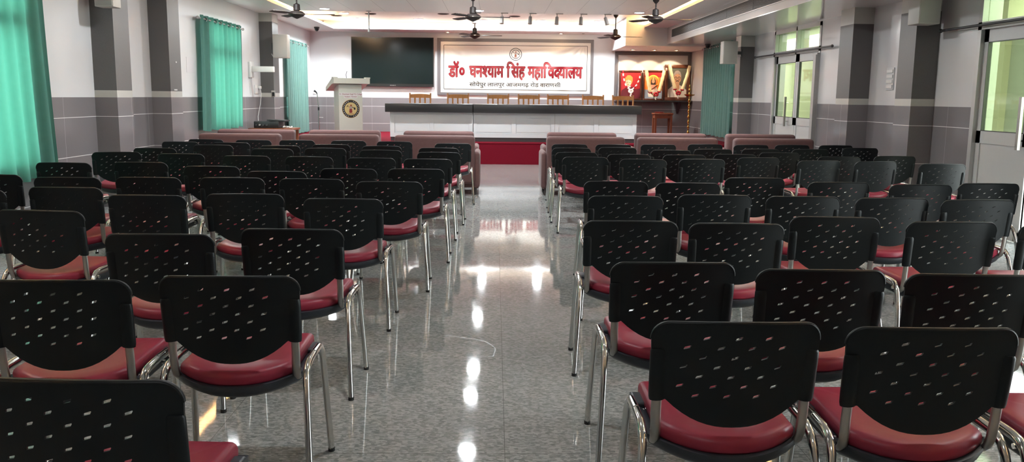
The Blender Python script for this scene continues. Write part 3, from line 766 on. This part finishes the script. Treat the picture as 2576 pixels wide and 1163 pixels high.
def portrait(name, label, x0, x1, z1, fw, fkey, bg):
    """framed painting leaning on the wall; returns (thing, painter) with picture coordinates 0..1"""
    w, h = x1 - x0, z1 - 1.346; tilt = .07; cx = (x0 + x1) / 2
    t = thing(name, label, 'portrait', (cx, YB - .115 - .02, 1.346)); t.rotation_euler = (-tilt, 0, 0)
    m = MB()
    for a, b, c, d in ((-w / 2, w / 2, 0, fw), (-w / 2, w / 2, h - fw, h), (-w / 2, -w / 2 + fw, fw, h - fw), (w / 2 - fw, w / 2, fw, h - fw)): m.rbox(a, b, -.022, .018, c, d, .007, fkey, 2)
    m.build('frame', t)
    iw, ih = w - 2 * fw, h - 2 * fw
    P = Flat(lambda u, v, hh: (-iw / 2 + u * iw, .004 - hh, fw + v * ih)); P.asp = ih / iw
    P.poly([(0, 0), (1, 0), (1, 1), (0, 1)], 0, bg); return t, P
def head(P, cx, cz, r, skin, h):
    P.poly(disc(cx, cz, r, 20, r * 1.25 / P.asp), h, skin)
t, P = portrait('framed_portrait', 'framed red painting of a person in a saffron turban on the shelf', 3.275, 3.885, 2.125, .045, 'frame', 'crimson')
P.poly([(0, 0), (1, 0), (1, .38), (.7, .34), (.58, .42), (.3, .42), (.06, .30)], .001, 'deepred'); P.poly([(.08, .0), (.12, .30), (.32, .44), (.62, .44), (.86, .28), (.92, 0)], .0014, 'deepred')
head(P, .40, .60, .15, 'skinlight', .002)
P.poly([(.22, .64), (.24, .78), (.36, .88), (.5, .88), (.62, .80), (.62, .66), (.56, .54), (.54, .66), (.40, .71), (.28, .68)], .0026, 'orange')
P.poly([(.30, .615), (.38, .61), (.38, .60), (.30, .602)], .003, 'hair'); P.poly([(.43, .61), (.51, .615), (.51, .60), (.43, .60)], .003, 'hair'); P.poly([(.36, .535), (.44, .535), (.44, .52), (.36, .52)], .003, 'maroon'); P.poly([(.30, .47), (.36, .41), (.50, .42), (.53, .48), (.42, .445)], .0022, 'paper')
P.mb.build('painting', t)
t, P = portrait('framed_portrait', 'framed painting of a seated person in white before a golden disc', 3.91, 4.47, 2.135, .045, 'frame', 'orange')
P.poly([(0, 0), (1, 0), (1, .30), (0, .34)], .001, 'bluep'); P.poly([(0, .80), (1, .80), (1, 1), (0, 1)], .001, 'crimson'); P.poly(disc(.5, .66, .34, 28, .34 / P.asp), .0014, 'halo'); P.poly(disc(.5, .66, .27, 28, .27 / P.asp), .0017, 'orange')
P.poly([(.24, .06), (.20, .20), (.30, .40), (.40, .48), (.62, .48), (.72, .38), (.80, .20), (.76, .06)], .002, 'cloth'); P.poly([(.38, .34), (.36, .54), (.64, .54), (.64, .34)], .0022, 'pink')
P.poly([(.36, .52), (.36, .68), (.44, .78), (.56, .78), (.64, .68), (.64, .52)], .0024, 'hair'); head(P, .5, .645, .085, 'skin', .003); P.poly([(.42, .70), (.5, .84), (.58, .70)], .0032, 'gold')
P.stroke([(.26, .28), (.50, .38), (.74, .50)], .045, .0034, 'frame2'); P.poly(disc(.28, .28, .085, 14), .0036, 'frame2'); P.poly([(.30, .10), (.5, .20), (.70, .10), (.5, .04)], .0028, 'paper')
P.mb.build('painting', t)
t, P = portrait('framed_portrait', 'largest framed painting, person with glasses and moustache in a white shirt', 4.49, 5.16, 2.285, .085, 'frame2', 'olive')
P.poly([(0, 0), (.02, .26), (.2, .36), (.40, .42), (.62, .42), (.86, .35), (1, .24), (1, 0)], .001, 'cloth'); P.poly([(.40, .30), (.40, .50), (.62, .50), (.62, .30), (.52, .20)], .0014, 'skin')
head(P, .51, .64, .20, 'skin', .002); P.poly([(.30, .66), (.31, .80), (.40, .90), (.54, .92), (.66, .86), (.71, .76), (.71, .64), (.68, .72), (.60, .80), (.44, .80), (.34, .74)], .0026, 'grey')
P.stroke([(.32, .665), (.70, .665)], .012, .003, 'hair'); P.ring(.42, .65, .05, .065, .003, 'hair', n=16); P.ring(.60, .65, .05, .065, .003, 'hair', n=16); P.poly([(.42, .56), (.51, .58), (.60, .56), (.58, .535), (.51, .55), (.44, .535)], .003, 'hair')
P.stroke([(.52, .06), (.52, .22)], .01, .002, 'grey'); P.mb.build('painting', t)

def garland_rope(name, label, pts_l, pts_r, tail, y, kind):
    t = thing(name, label, 'garland', (0, 0, 0), 0, 'flower garlands over the portraits')
    for side in (pts_l, pts_r):
        mb = MB(); n = 26; prev = None
        P_ = [Vector((a, y, b)) for a, b in side]; L = [0]
        for a, b in zip(P_, P_[1:]): L.append(L[-1] + (b - a).length)
        def at(s):
            for i in range(len(P_) - 1):
                if s <= L[i + 1]: return P_[i].lerp(P_[i + 1], (s - L[i]) / (L[i + 1] - L[i]))
            return P_[-1]
        if kind == 'beads':
            for k in range(n):
                p = at(L[-1] * (k + .5) / n); mb.ball(p, .021, 'rose' if (k // 3) % 2 == 0 else 'whitepetal', 8, 5)
        else:
            m = L[-1] * .74; pth = [at(m * i / 12) for i in range(13)]
            mb.tube(pth, .043, 'flower', 12, radii=[.040 + .004 * ((i * 7) % 3) for i in range(13)])
            for a in range(6): mb.ball(at(m) + Vector((.026 * cos(a * PI / 3), .026 * sin(a * PI / 3), -.012)), .024, 'rose', 8, 5)
            mb.tube([at(m + .01), at(L[-1])], .014, 'leafy', 8)
            for k in range(5): mb.ball(at(m + (L[-1] - m) * (k + .6) / 5.2), .02, 'leafy' if k % 2 else 'flower', 8, 5)
        mb.build('strand', t)
    mb = MB(); x, z = tail
    for k in range(9): a = k * 2 * PI / 9; mb.ball((x + .045 * cos(a), y - .01, z + .035 * sin(a)), .03, 'rose' if kind != 'beads' else 'whitepetal', 8, 5)
    for k in range(4): mb.ball((x + .012 * sin(k * 2.), y - .012, z - .05 - .026 * k), .024 - .002 * k, 'whitepetal', 8, 5)
    mb.build('pendant', t)
garland_rope('garland', 'thin red and white flower garland on the red turban portrait', [(3.345, 2.10), (3.36, 1.98), (3.40, 1.80), (3.46, 1.68), (3.57, 1.60)], [(3.80, 2.03), (3.79, 1.90), (3.72, 1.74), (3.65, 1.66), (3.57, 1.60)], (3.57, 1.575), 22.99, 'beads')
garland_rope('garland', 'thick cream flower garland with red ends on the golden middle portrait', [(3.96, 2.12), (3.99, 1.95), (4.07, 1.58), (4.23, 1.405)], [(4.43, 2.12), (4.40, 1.95), (4.32, 1.60), (4.23, 1.405)], (4.23, 1.50), 22.985, 'tubes')
garland_rope('garland', 'thick cream flower garland with red ends on the largest portrait', [(4.56, 2.27), (4.61, 2.05), (4.72, 1.66), (4.81, 1.44)], [(5.09, 2.25), (5.05, 2.05), (4.93, 1.66), (4.81, 1.44)], (4.815, 1.54), 22.965, 'tubes')

# ------------------------------------------------------------------ stool, brass lamp, microphone stand
t = thing('stool', 'red-brown wooden stool under the shelf on the stage', 'stool', (4.30, 22.35, ZT))
MB().rbox(-.245, .245, -.2, .2, .545, .585, .008, 'redwood', 2).build('seat', t)
for x in (-.2, .2):
    for y in (-.16, .16): MB().box(x - .024, x + .024, y - .024, y + .024, 0, .545, 'redwood').build('leg', t)
mb = MB()
for y in (-.16, .16): mb.box(-.2, .2, y - .012, y + .012, .45, .53, 'redwood')
for x in (-.2, .2): mb.box(x - .012, x + .012, -.16, .16, .45, .53, 'redwood')
mb.build('apron', t)
tag(MB().lathe([(.02, 0), (.10, 0), (.125, .018), (.118, .02), (.095, .008), (.02, .007)], 'plate', 20).build('plate', None, (4.21, 22.32, ZT + .586)), 'small red plate lying on the wooden stool', 'plate')
t = thing('oil_lamp', 'tall brass oil lamp standing on the stage by the end portrait', 'lamp', (4.80, 21.55, ZT))
MB().lathe([(.02, 0), (.15, 0), (.155, .02), (.12, .045), (.07, .065), (.05, .09)], 'brass', 20).build('base', t)
pr = []; z = .09
while z < .99:
    for r, dz in ((.022, 0), (.018, .012), (.033, .02), (.037, .035), (.026, .05), (.020, .062), (.016, .10), (.021, .125)): pr.append((r, z + dz))
    z += .128
MB().lathe(pr, 'brass', 14).build('stem', t)
MB().lathe([(.02, 1.0), (.05, 1.01), (.11, 1.03), (.135, 1.055), (.13, 1.06), (.08, 1.045), (.02, 1.04)], 'brass', 20).build('oil_dish', t)
MB().lathe([(.02, 1.04), (.03, 1.08), (.014, 1.12), (.034, 1.16), (.03, 1.19), (.012, 1.22), (.022, 1.25), (.004, 1.31)], 'brass', 14).build('finial', t)
t = thing('microphone_stand', 'black and chrome microphone stand by the stage wall corner', 'microphone stand', (-4.50, 22.45, ZT))
MB().lathe([(.02, 0), (.14, 0), (.145, .012), (.05, .03), (.02, .05)], 'steelgrey', 18).build('base', t)
MB().tube([(0, 0, .03), (0, 0, .60)], .016, 'chrome', 10).build('lower_tube', t); MB().tube([(0, 0, .60), (-.03, 0, .99)], .010, 'chrome', 10).build('upper_tube', t)
MB().tube([(.0, 0, .38), (.11, -.01, .375)], .010, 'steelgrey', 8).build('side_arm', t); MB().tube([(0, 0, .56), (0, 0, .64)], .022, 'blk', 10).build('clamp', t)
MB().tube([(-.03, 0, .98), (-.055, 0, 1.02), (-.10, -.02, 1.055)], .020, 'blk', 10, radii=(.014, .018, .026)).build('microphone', t)

# ------------------------------------------------------------------ table with sound equipment
t = thing('side_table', 'wooden side table beside the tiled pillar, carrying the black equipment', 'table', (-4.36, 17.5, 0))
MB().box(-.46, .40, -.35, .35, .70, .735, 'redwood').build('table_top', t)
for x in (-.41, .35):
    for y in (-.30, .30): MB().box(x - .025, x + .025, y - .025, y + .025, 0, .70, 'redwood').build('leg', t)
t = thing('amplifier', 'black equipment case with open lid on the side table', 'amplifier', (-4.48, 17.52, .737))
MB().rbox(-.27, .22, -.22, .22, 0, .13, .012, 'blk', 2).build('case', t); MB().box(-.02, .33, -.2, .24, .14, .165, 'blk', Matrix.Rotation(.04, 4, 'Y')).build('lid', t)
mb = MB()
for k in range(4): mb.tube([(-.22 + .07 * k, -.225, .06), (-.22 + .07 * k, -.24, .06)], .018, 'steelgrey' if k == 1 else 'darkgrey', 10)
mb.build('knob', t)
mb = MB(); mb.tube([(.0 + .085 * cos(a), .05 * sin(a), .02 + .012 * sin(a * 3)) for a in [i * 2 * PI / 24 for i in range(46)]], .011, 'switch', 6)
tag(mb.build('cable_coil', None, (-4.10, 17.36, .742)), 'loosely coiled white cable on the side table', 'cable')

# ------------------------------------------------------------------ curtains
def curtain(label, x, sgn, y0, y1, z0, z1, key, waves, sway=0., amp=.038, gather=None, rings=5):
    t = thing('curtain', label, 'curtain', (0, 0, 0), 0, 'teal curtains on the side walls')
    nx, nz = waves * 14, 26; vs = []; rnd = random.Random(int(y0 * 10)); ph = [rnd.uniform(-.5, .5) for _ in range(40)]
    for j in range(nz + 1):
        v = j / nz; z = z0 + (z1 - z0) * v
        for i in range(nx + 1):
            u = i / nx; a = u * waves * 2 * PI
            k = int(u * waves) % 40
            fold = sin(a + ph[k % 40] * .6 * (1 - v) * sin(PI * ((u * waves) % 1))) 
            fold = math.copysign(abs(fold) ** .75, fold)
            aa = amp * (.75 + .45 * (1 - v) * abs(ph[(k * 3) % 40]) * 2)
            y = y0 + (y1 - y0) * u + sway * (1 - v) ** 1.6 * (1 if gather is None else (u - gather) * 2) + .02 * (1 - v) * sin(a * .37 + y0)
            vs.append((x - sgn * 0 + sgn * (.0 + aa * fold), y, z + .012 * sin(a * .5 + 1) * (1 - v)))
    fs = [(j * (nx + 1) + i, j * (nx + 1) + i + 1, (j + 1) * (nx + 1) + i + 1, (j + 1) * (nx + 1) + i) for j in range(nz) for i in range(nx)]
    MB().add(vs, fs, key, True).build('fabric', t)
    rod = MB(); zr = z1 - .055
    rod.tube([(x, y0 - .10, zr), (x, y1 + .10, zr)], .013, 'steelgrey', 10, up=(0, 0, 1))
    for y in (y0 - .11, y1 + .11): rod.ball((x, y, zr), .026, 'steelgrey', 10, 6)
    rod.build('rod', t)
    for y in (y0 - .05, y1 + .05):
        w = XL if sgn > 0 else XR
        MB().box(min(x, w), max(x, w), y - .012, y + .012, zr - .014, zr + .014, 'steelgrey').build('rod_bracket', t)
    for i in range(rings):
        y = y0 + (y1 - y0) * ((i + .5) * (waves / rings) // 1 + .0) / waves if False else y0 + (y1 - y0) * (round((i + .5) / rings * waves)) / waves
        y = min(max(y, y0 + .02), y1 - .02)
        m = Matrix.Translation((x, y, zr)) @ Matrix.Rotation(PI / 2, 4, 'X')
        vs = []; fs = []; R_, r_, n1, n2 = .032, .007, 16, 6
        for a in range(n1):
            for b in range(n2):
                A_, B_ = 2 * PI * a / n1, 2 * PI * b / n2; vs.append(((R_ + r_ * cos(B_)) * cos(A_), (R_ + r_ * cos(B_)) * sin(A_), r_ * sin(B_)))
        for a in range(n1):
            for b in range(n2): fs.append((a * n2 + b, ((a + 1) % n1) * n2 + b, ((a + 1) % n1) * n2 + (b + 1) % n2, a * n2 + (b + 1) % n2))
        MB().add(vs, fs, 'chrome', True, m).build('eyelet', t)
    return t
curtain('largest bright backlit teal curtain, before the pair of dark pillars', XL + .085, 1, 6.5, 9.46, .50, 2.86, 'curtain', 12, sway=.12, rings=6)
curtain('bright teal curtain between the paper notice and the wall arm', XL + .095, 1, 14.40, 16.70, .79, 2.655, 'curtain', 9, sway=-.10, amp=.046)
curtain('dull lined teal curtain beside the microphone stand', XL + .095, 1, 20.25, 22.44, .48, 2.66, 'curtain_lined', 11)
curtain('dull lined teal curtain beside the portrait niche', XR - .12, -1, 18.82, 21.45, .56, 2.64, 'curtain_lined', 13)

# ------------------------------------------------------------------ ceiling fans
def fan(label, x, y, ztop, drop, a0):
    t = thing('ceiling_fan', label, 'fan', (x, y, ztop), a0, 'dark ceiling fans')
    MB().lathe([(.02, 0), (.055, -.005), (.062, -.03), (.05, -.085), (.02, -.12), (.012, -.125)], 'fan', 16).build('canopy', t)
    MB().tube([(0, 0, -.10), (0, 0, -drop + .10)], .012, 'fan', 10).build('rod', t)
    MB().lathe([(.014, -drop + .17), (.05, -drop + .15), (.055, -drop + .06), (.03, -drop + .05)], 'fan', 16).build('lower_canopy', t)
    MB().lathe([(.03, -drop + .055), (.085, -drop + .045), (.125, -drop + .015), (.132, -drop - .005), (.10, -drop - .035), (.045, -drop - .06), (.012, -drop - .075)], 'fan', 22).build('motor', t)
    MB().lathe([(.126, -drop + .01), (.136, -drop + .003), (.136, -drop - .006), (.126, -drop - .010)], 'fanring', 24).build('trim_ring', t)
    for k in range(3):
        R_ = Matrix.Rotation(k * 2 * PI / 3, 4, 'Z') @ Matrix.Translation((0, 0, -drop + .0)) @ Matrix.Rotation(.16, 4, 'X')
        out = [(.12, -.022), (.19, -.026), (.23, -.050), (.40, -.063), (.585, -.058), (.603, -.040), (.603, .040), (.585, .055), (.40, .060), (.23, .048), (.19, .026), (.12, .022)]
        n = len(out); vs = [(px, py, -.003) for px, py in out] + [(px, py, .003) for px, py in out]
        MB().add(vs, [tuple(range(n))[::-1], tuple(range(n, 2 * n))] + [(i, (i + 1) % n, n + (i + 1) % n, n + i) for i in range(n)], 'fan', False, R_).build('blade', t)
fan('dark ceiling fan above the window side by the bright ceiling slot', -3.20, 14.4, ZC, .36, .05)
fan('dark ceiling fan over the centre aisle, hanging from the lower ceiling', -.365, 14.4, ZC, .37, .03)
fan('dark ceiling fan on the door side near the long air grille', 2.60, 14.4, ZC, .37, .06)
fan('dark ceiling fan over the stage in front of the banner', -.455, 19.6, ZS, .54, .02)
fan('dark ceiling fan over the stage beside the portrait niche', 2.66, 19.6, ZS, .53, .04)

# ------------------------------------------------------------------ lamps
def spotlamp(x, y, z, tx, ty, tz, power, col, deg, blend=.7, r=.03):
    L = bpy.data.lights.new('spot_lamp', 'SPOT'); L.energy = power; L.color = col; L.spot_size = math.radians(deg); L.spot_blend = blend; L.shadow_soft_size = r
    o = bpy.data.objects.new('spot_lamp', L); COL.objects.link(o); o.location = (x, y, z)
    o.rotation_euler = (Vector((tx, ty, tz)) - Vector((x, y, z))).to_track_quat('-Z', 'Y').to_euler(); o['kind'] = 'helper'; return o
def downlight(label, x, y, z, lit='cold', r=.085):
    t = thing('ceiling_downlight', label, 'ceiling light', (x, y, z), 0, 'round ceiling downlights')
    MB().lathe([(r + .02, -.001), (r + .022, -.006), (r + .008, -.014), (r, -.012), (r, -.004)], 'switch', 24).build('trim_ring', t)
    MB().lathe([(.001, -.0125), (r * .6, -.0135), (r + .004, -.0125), (r + .004, -.010)], lit, 24).build('diffuser', t)
for cx, cn in ((-3.28, 'window-side column'), (-.32, 'aisle column'), (2.78, 'door-side column')):
    for k, y in enumerate((17.15, 13.75, 10.4, 7.0, 3.6, .2)):
        if k >= 3 and cn != 'aisle column' and k % 2: continue
        downlight('round lit downlight in the lower ceiling, %s, %s from the stage' % (cn, ORD[k]), cx, y, ZC, 'cold' if k < 3 else 'coldnear')
        spotlamp(cx, y, ZC - .03, cx, y, 0, (86, 74, 50, 12, 12, 12)[k], (.95, .98, 1.), 105, .9, .07)
downlight('round lit downlight in the lower ceiling, extra one beside the aisle fan', -.33, 12.45, ZC)
for x, y, w in ((-3.5, 20.6, 'over the stage by the curtain corner, nearer the hall'), (-3.48, 22.0, 'over the stage by the curtain corner, nearer the screen'), (-1.9, 21.9, 'over the stage above the dark screen'), (-.32, 22.0, 'over the stage above the banner start'), (1.12, 21.9, 'over the stage above the banner crest'), (2.55, 21.9, 'over the stage above the banner end')):
    downlight('round lit downlight ' + w, x, y, ZS, 'stagelamp', .10)
for x, y, w in ((-4.0 + .2, 21.3, 'by the curtain corner'), (-2.9, 20.7, 'before the dark screen'), (-1.2, 20.5, 'at the screen edge'), (.45, 20.9, 'before the banner crest')):
    t = thing('unlit_downlight', 'round unlit dark recessed downlight over the stage ' + w, 'ceiling light', (x, y, ZS), 0, 'unlit stage downlights')
    MB().lathe([(.13, -.001), (.132, -.008), (.10, -.014), (.09, -.006)], 'fan', 22).build('trim_ring', t); MB().lathe([(.001, -.004), (.095, -.004), (.095, -.002)], 'darkgrey', 22).build('lens', t)
def soffit_spot(label, x, y, z, r=.04, lit='warmlamp', group='small warm soffit spotlights'):
    t = thing('soffit_spotlight', label, 'ceiling light', (x, y, z), 0, group)
    MB().lathe([(r + .014, -.001), (r + .016, -.008), (r + .004, -.016), (r - .002, -.012), (r - .002, -.004)], 'steelgrey', 20).build('trim_ring', t)
    MB().lathe([(.001, -.010), (r * .5, -.013), (r, -.010), (r, -.006)], lit, 18).build('lamp_face', t)
for x, w in ((-1.23, 'above the screen end of the banner'), (1.70, 'above the crest half of the banner'), (2.28, 'above the far banner corner')):
    soffit_spot('small warm spotlight in the soffit ' + w, x, 22.95, ZC, .045 if x < 2 else .02)
for x, w in ((3.50, 'over the red turban portrait'), (4.06, 'over the golden middle portrait'), (4.62, 'over the largest portrait')):
    soffit_spot('small warm spotlight ' + w, x, 22.45, 2.62, .05)
    spotlamp(x, 22.60, 2.585, x + .02, YB - .02, 1.75, 11, (1, .74, .48), 74, .25, .02)
TRX = (-.41, .13, .69, 1.22, 1.70, 2.18)
for i, x in enumerate(TRX):
    yy = 17.62; z0 = ZC
    t = thing('track_spotlight', 'grey tubular spotlight on the ceiling edge before the banner, %s from the screen' % ORD[i], 'spotlight', (x, yy, z0), 0, 'tubular spotlights facing the banner')
    MB().box(-.02, .12, -.014, .014, -.015, 0, 'steelgrey').build('mounting_bar', t); MB().tube([(0, 0, -.015), (0, 0, -.075)], .008, 'steelgrey', 8).build('stem', t)
    tip = -.12 if i < 5 else .1
    m = Matrix.Translation((0, 0, -.07)) @ Matrix.Rotation(-.22, 4, 'X') @ Matrix.Rotation(.05 if i < 5 else -.3, 4, 'Y')
    MB().lathe([(.022, .008), (.032, .0), (.040, -.12), (.041, -.145), (.034, -.145)], 'steelgrey', 16, mtx=m).build('lamp_head', t)
    spotlamp(x, yy + .06, z0 - .24, x * .92 + .1, YB, 2.35 if i % 2 else 2.1, 20, (1, .84, .66), 44, .8, .05)
# warm strips hidden on top of the soffits
for nm, a in (('along the window side', (-4.19, -4.15, YR + .1, 22.2)), ('along the door side', (3.60, 3.64, YR + .1, 20.7))):
    tag(MB().box(a[0], a[1], a[2], a[3], ZC + .037, ZC + .05, 'warm').build('cove_strip_light'), 'warm strip light in the ceiling slot ' + nm, 'strip light')
tag(MB().box(-3.95, 3.0, 22.60, 22.66, ZC + .037, ZC + .055, 'coolstrip').build('cove_strip_light'), 'bright strip light in the ceiling slot over the stage wall', 'strip light')

# ------------------------------------------------------------------ ceiling and wall fittings
t = thing('air_grille', 'long louvred air conditioning grille in the door-side ceiling step', 'air grille', (0, 0, 0))
g = MB(); ya, yb, za, zb = 9.2, 20.25, 2.785, 2.965; xx = 4.05
for p, q, r, s_ in ((ya, yb, za - .012, za), (ya, yb, zb, zb + .012), (ya - .012, ya, za - .012, zb + .012), (yb, yb + .012, za - .012, zb + .012)): g.box(xx - .012, xx, p, q, r, s_, 'plaster')
g.build('frame', t)
MB().box(xx - .002, xx - .0005, ya, yb, za, zb, 'fan').build('backing', t)
g = MB()
for k in range(9): z = za + .012 + k * .0198; g.box(xx - .011, xx - .002, ya, yb, z - .0030, z + .0030, 'darkgrey', None)
for k in range(1, 7): g.box(xx - .0095, xx - .002, ya + (yb - ya) * k / 7 - .006, ya + (yb - ya) * k / 7 + .006, za, zb, 'darkgrey')
g.build('louvre_slats', t)
def speaker(label, x0, x1, y0, y1, z0, z1, px, py0, py1):
    t = thing('wall_speaker', label, 'loudspeaker', (0, 0, 0), 0, 'beige box loudspeakers on the pillars')
    MB().rbox(x0, x1, y0, y1, z0, z1, .012, 'speaker', 2).build('cabinet', t)
    MB().rbox(x0 + .012, x1 - .012, y0 - .008, y0 + .004, z0 + .015, z1 - .015, .004, 'mesh', 2).build('grille', t)
    b = MB(); zc = (z0 + z1) / 2; yc = max(y1 - .06, min(py0, y1)); cx = (x0 + x1) / 2
    e = x1 if abs(px - x1) < abs(px - x0) else x0
    b.box(min(e, px), max(e, px), y1 - .10, y1 - .05, zc - .03, zc + .03, 'darkgrey') if abs(e - px) > .004 else None
    b.box(px - .012, px + .012, y1 - .12, max(py0 + .05, y1 - .03), zc - .07, zc + .07, 'darkgrey'); b.build('bracket', t); return t
speaker('beige box loudspeaker on the tiled pillar beside the lined curtain, with white cable', -4.52, -4.22, 18.05, 18.28, 2.13, 2.60, -4.56, 18.30, 18.78)
speaker('beige box loudspeaker high on the dark pillar beside the bright near curtain', -4.66, -4.44, 10.44, 10.66, 2.385, 2.86, -4.56, 10.74, 11.2)
speaker('beige box loudspeaker on the pillar beside the dull door-side curtain', 4.50, 4.79, 17.36, 17.60, 2.09, 2.53, 4.90, 17.66, 18.0)
speaker('grey box loudspeaker high on the pillar nearest the near door', 4.78, 5.03, 9.95, 10.22, 2.265, 2.64, 4.92, 10.3, 10.7)
mb = MB(); mb.tube([(-4.60, 18.27, 2.22), (-4.56, 18.22, 2.17), (-4.50, 18.22, 2.145), (-4.42, 18.22, 2.14), (-4.33, 18.22, 2.16), (-4.27, 18.24, 2.18)], .008, 'switch', 6)
tag(mb.build('speaker_cable'), 'white cable drooping under the loudspeaker on the tiled pillar', 'cable')
t = thing('projector_mount_bracket', 'white wall plate with a stubby projecting arm beside the tiled pillar', 'wall bracket', (0, 0, 0))
MB().rbox(XL, XL + .05, 17.40, 17.66, 1.72, 2.03, .012, 'switch', 2).build('wall_plate', t); MB().rbox(XL + .05, -4.37, 17.47, 17.57, 1.83, 1.94, .008, 'switch', 2).build('arm', t)
MB().tube([(XL + .02, 17.45, 1.73), (XL + .012, 17.46, 1.6), (XL + .012, 17.50, 1.38)], .006, 'switch', 6).build('cable', t)
t = thing('wall_socket', 'white switchboard with a plug in it below the wall arm', 'socket', (0, 0, 0))
MB().rbox(XL, XL + .018, 17.80, 18.12, 1.40, 1.58, .006, 'switch', 2).build('plate', t); MB().rbox(XL + .018, XL + .075, 18.0, 18.08, 1.50, 1.56, .01, 'switch', 2).build('plug', t)
MB().tube([(XL + .06, 18.04, 1.51), (XL + .075, 18.04, 1.4), (XL + .05, 18.03, 1.2), (XL + .03, 17.9, .95), (XL + .06, 17.8, .745)], .006, 'switch', 6).build('cord', t)
for k in range(3): MB().box(XL + .018, XL + .023, 17.83 + k * .055, 17.865 + k * .055, 1.45, 1.52, 'paper').build('switch_key', t)
t = thing('wall_socket', 'grey framed dark socket box on the face of the tiled pillar', 'socket', (0, 0, 0))
MB().rbox(-4.635, -4.555 + .0, 18.285, 18.30, 1.345, 1.475, .004, 'steelgrey', 2).build('plate', t); MB().box(-4.62, -4.57, 18.280, 18.286, 1.36, 1.44, 'blk').build('socket_recess', t)
tag(MB().box(XL, XL + .004, 13.95, 14.29, 1.725, 1.965, 'paper').build('paper_notice'), 'blank pale paper notice taped to the white wall', 'paper')
t = thing('light_switch', 'small white switch plate near the stage wall corner', 'switch', (0, 0, 0))
MB().rbox(-4.80, -4.715, YB - .012, YB, 1.41, 1.50, .004, 'switch', 2).build('plate', t); MB().box(-4.775, -4.74, YB - .016, YB - .012, 1.43, 1.48, 'paper').build('switch_key', t)
t = thing('louvred_vent_plate', 'pale louvred plate on the wall between the door-side pillars', 'vent plate', (0, 0, 0))
MB().box(XR - .012, XR, 11.36, 11.57, 1.54, 1.83, 'doorpanel').build('plate', t); mb = MB()
for k in range(4): mb.box(XR - .022, XR - .012, 11.38, 11.55, 1.565 + k * .066, 1.605 + k * .066, 'switch')
mb.build('louvre_slats', t)
for x, y, z, w in ((-4.38, 21.85, ZC, 'above the lined curtain near the stage corner'), (4.93, 20.45, ZB, 'beside the curtain near the portrait niche')):
    t = thing('dome_camera', 'small black dome security camera ' + w, 'camera', (x, y, z))
    MB().lathe([(.02, 0), (.065, -.001), (.068, -.03), (.055, -.035)], 'darkgrey', 18).build('ceiling_mount', t); MB().lathe([(.055, -.032), (.052, -.06), (.035, -.09), (.004, -.105)], 'blk', 18).build('dome', t)
t = thing('ceiling_pole', 'bare grey mounting pole hanging from the ceiling edge before the screen', 'pole', (-2.50, 17.60, ZC))
MB().tube([(0, 0, 0), (0, 0, -.34)], .013, 'steelgrey', 10).build('tube', t); MB().tube([(0, 0, -.33), (0, 0, -.40)], .022, 'steelgrey', 12).build('end_collar', t)
MB().lathe([(.05, 0), (.05, -.012), (.015, -.016)], 'steelgrey', 14).build('flange', t)
for y0, y1, z, w in ((13.35, 17.3, 2.215, 'far glazed double door'), (7.0, 10.1, 2.20, 'near glazed door')):
    t = thing('curtain_rod', 'empty dark curtain rod above the ' + w, 'curtain rod', (0, 0, 0))
    MB().tube([(XR - .08, y0, z), (XR - .08, y1, z)], .015, 'darkgrey', 10, up=(0, 0, 1)).build('rod', t)
    for y in (y0 + .2, (y0 + y1) / 2, y1 - .2): MB().box(XR - .08, XR, y - .012, y + .012, z - .01, z + .012, 'steelgrey').build('bracket', t)
    for y in (y0, y1): MB().ball((XR - .08, y, z), .024, 'darkgrey', 10, 6).build('finial', t)
for y, z, x, w in ((12.72, 1.83, XL + .271, 'white clip on the second dark pillar'), (12.62, 1.437, XL + .271, 'scrap of white tape on the second dark pillar foot band')):
    tag(MB().box(x, x + .006, y, y + (.05 if z > 1.6 else .12), z, z + .018, 'switch').build('wall_clip'), 'small ' + w, 'clip')

# ------------------------------------------------------------------ daylight, camera
W = bpy.data.worlds.new('overcast_sky'); SC.world = W; W.use_nodes = True
bg = W.node_tree.nodes['Background']; bg.inputs[0].default_value = (.90, .99, 1., 1); bg.inputs[1].default_value = 3.8
F = 2180.; th = math.atan(338 / F); ps = math.atan(46.7 * cos(th) / F); rl = .0108
fwd = Vector((sin(ps) * cos(th), cos(ps) * cos(th), -sin(th))); r0 = Vector((cos(ps), -sin(ps), 0)); u0 = r0.cross(fwd)
Rv = r0 * cos(rl) + u0 * sin(rl); Uv = u0 * cos(rl) - r0 * sin(rl)
cam = bpy.data.cameras.new('camera'); co = bpy.data.objects.new('camera', cam); COL.objects.link(co)
cam.sensor_fit = 'HORIZONTAL'; cam.sensor_width = 36; cam.lens = F * 36 / 2576; cam.clip_start = .05; cam.clip_end = 200
mw = Matrix.Identity(4)
for i in range(3): mw[i][0] = Rv[i]; mw[i][1] = Uv[i]; mw[i][2] = -fwd[i]
mw[2][3] = 1.40; co.matrix_world = mw; SC.camera = co
vs_ = SC.view_settings; vs_.view_transform = 'Standard'; vs_.look = 'None'; vs_.gamma = 1; vs_.use_curve_mapping = False; vs_.exposure = 2.0
SC.cycles.max_bounces = 9; SC.cycles.adaptive_threshold = .014; SC.cycles.transmission_bounces = 6; SC.cycles.caustics_reflective = False; SC.cycles.caustics_refractive = False
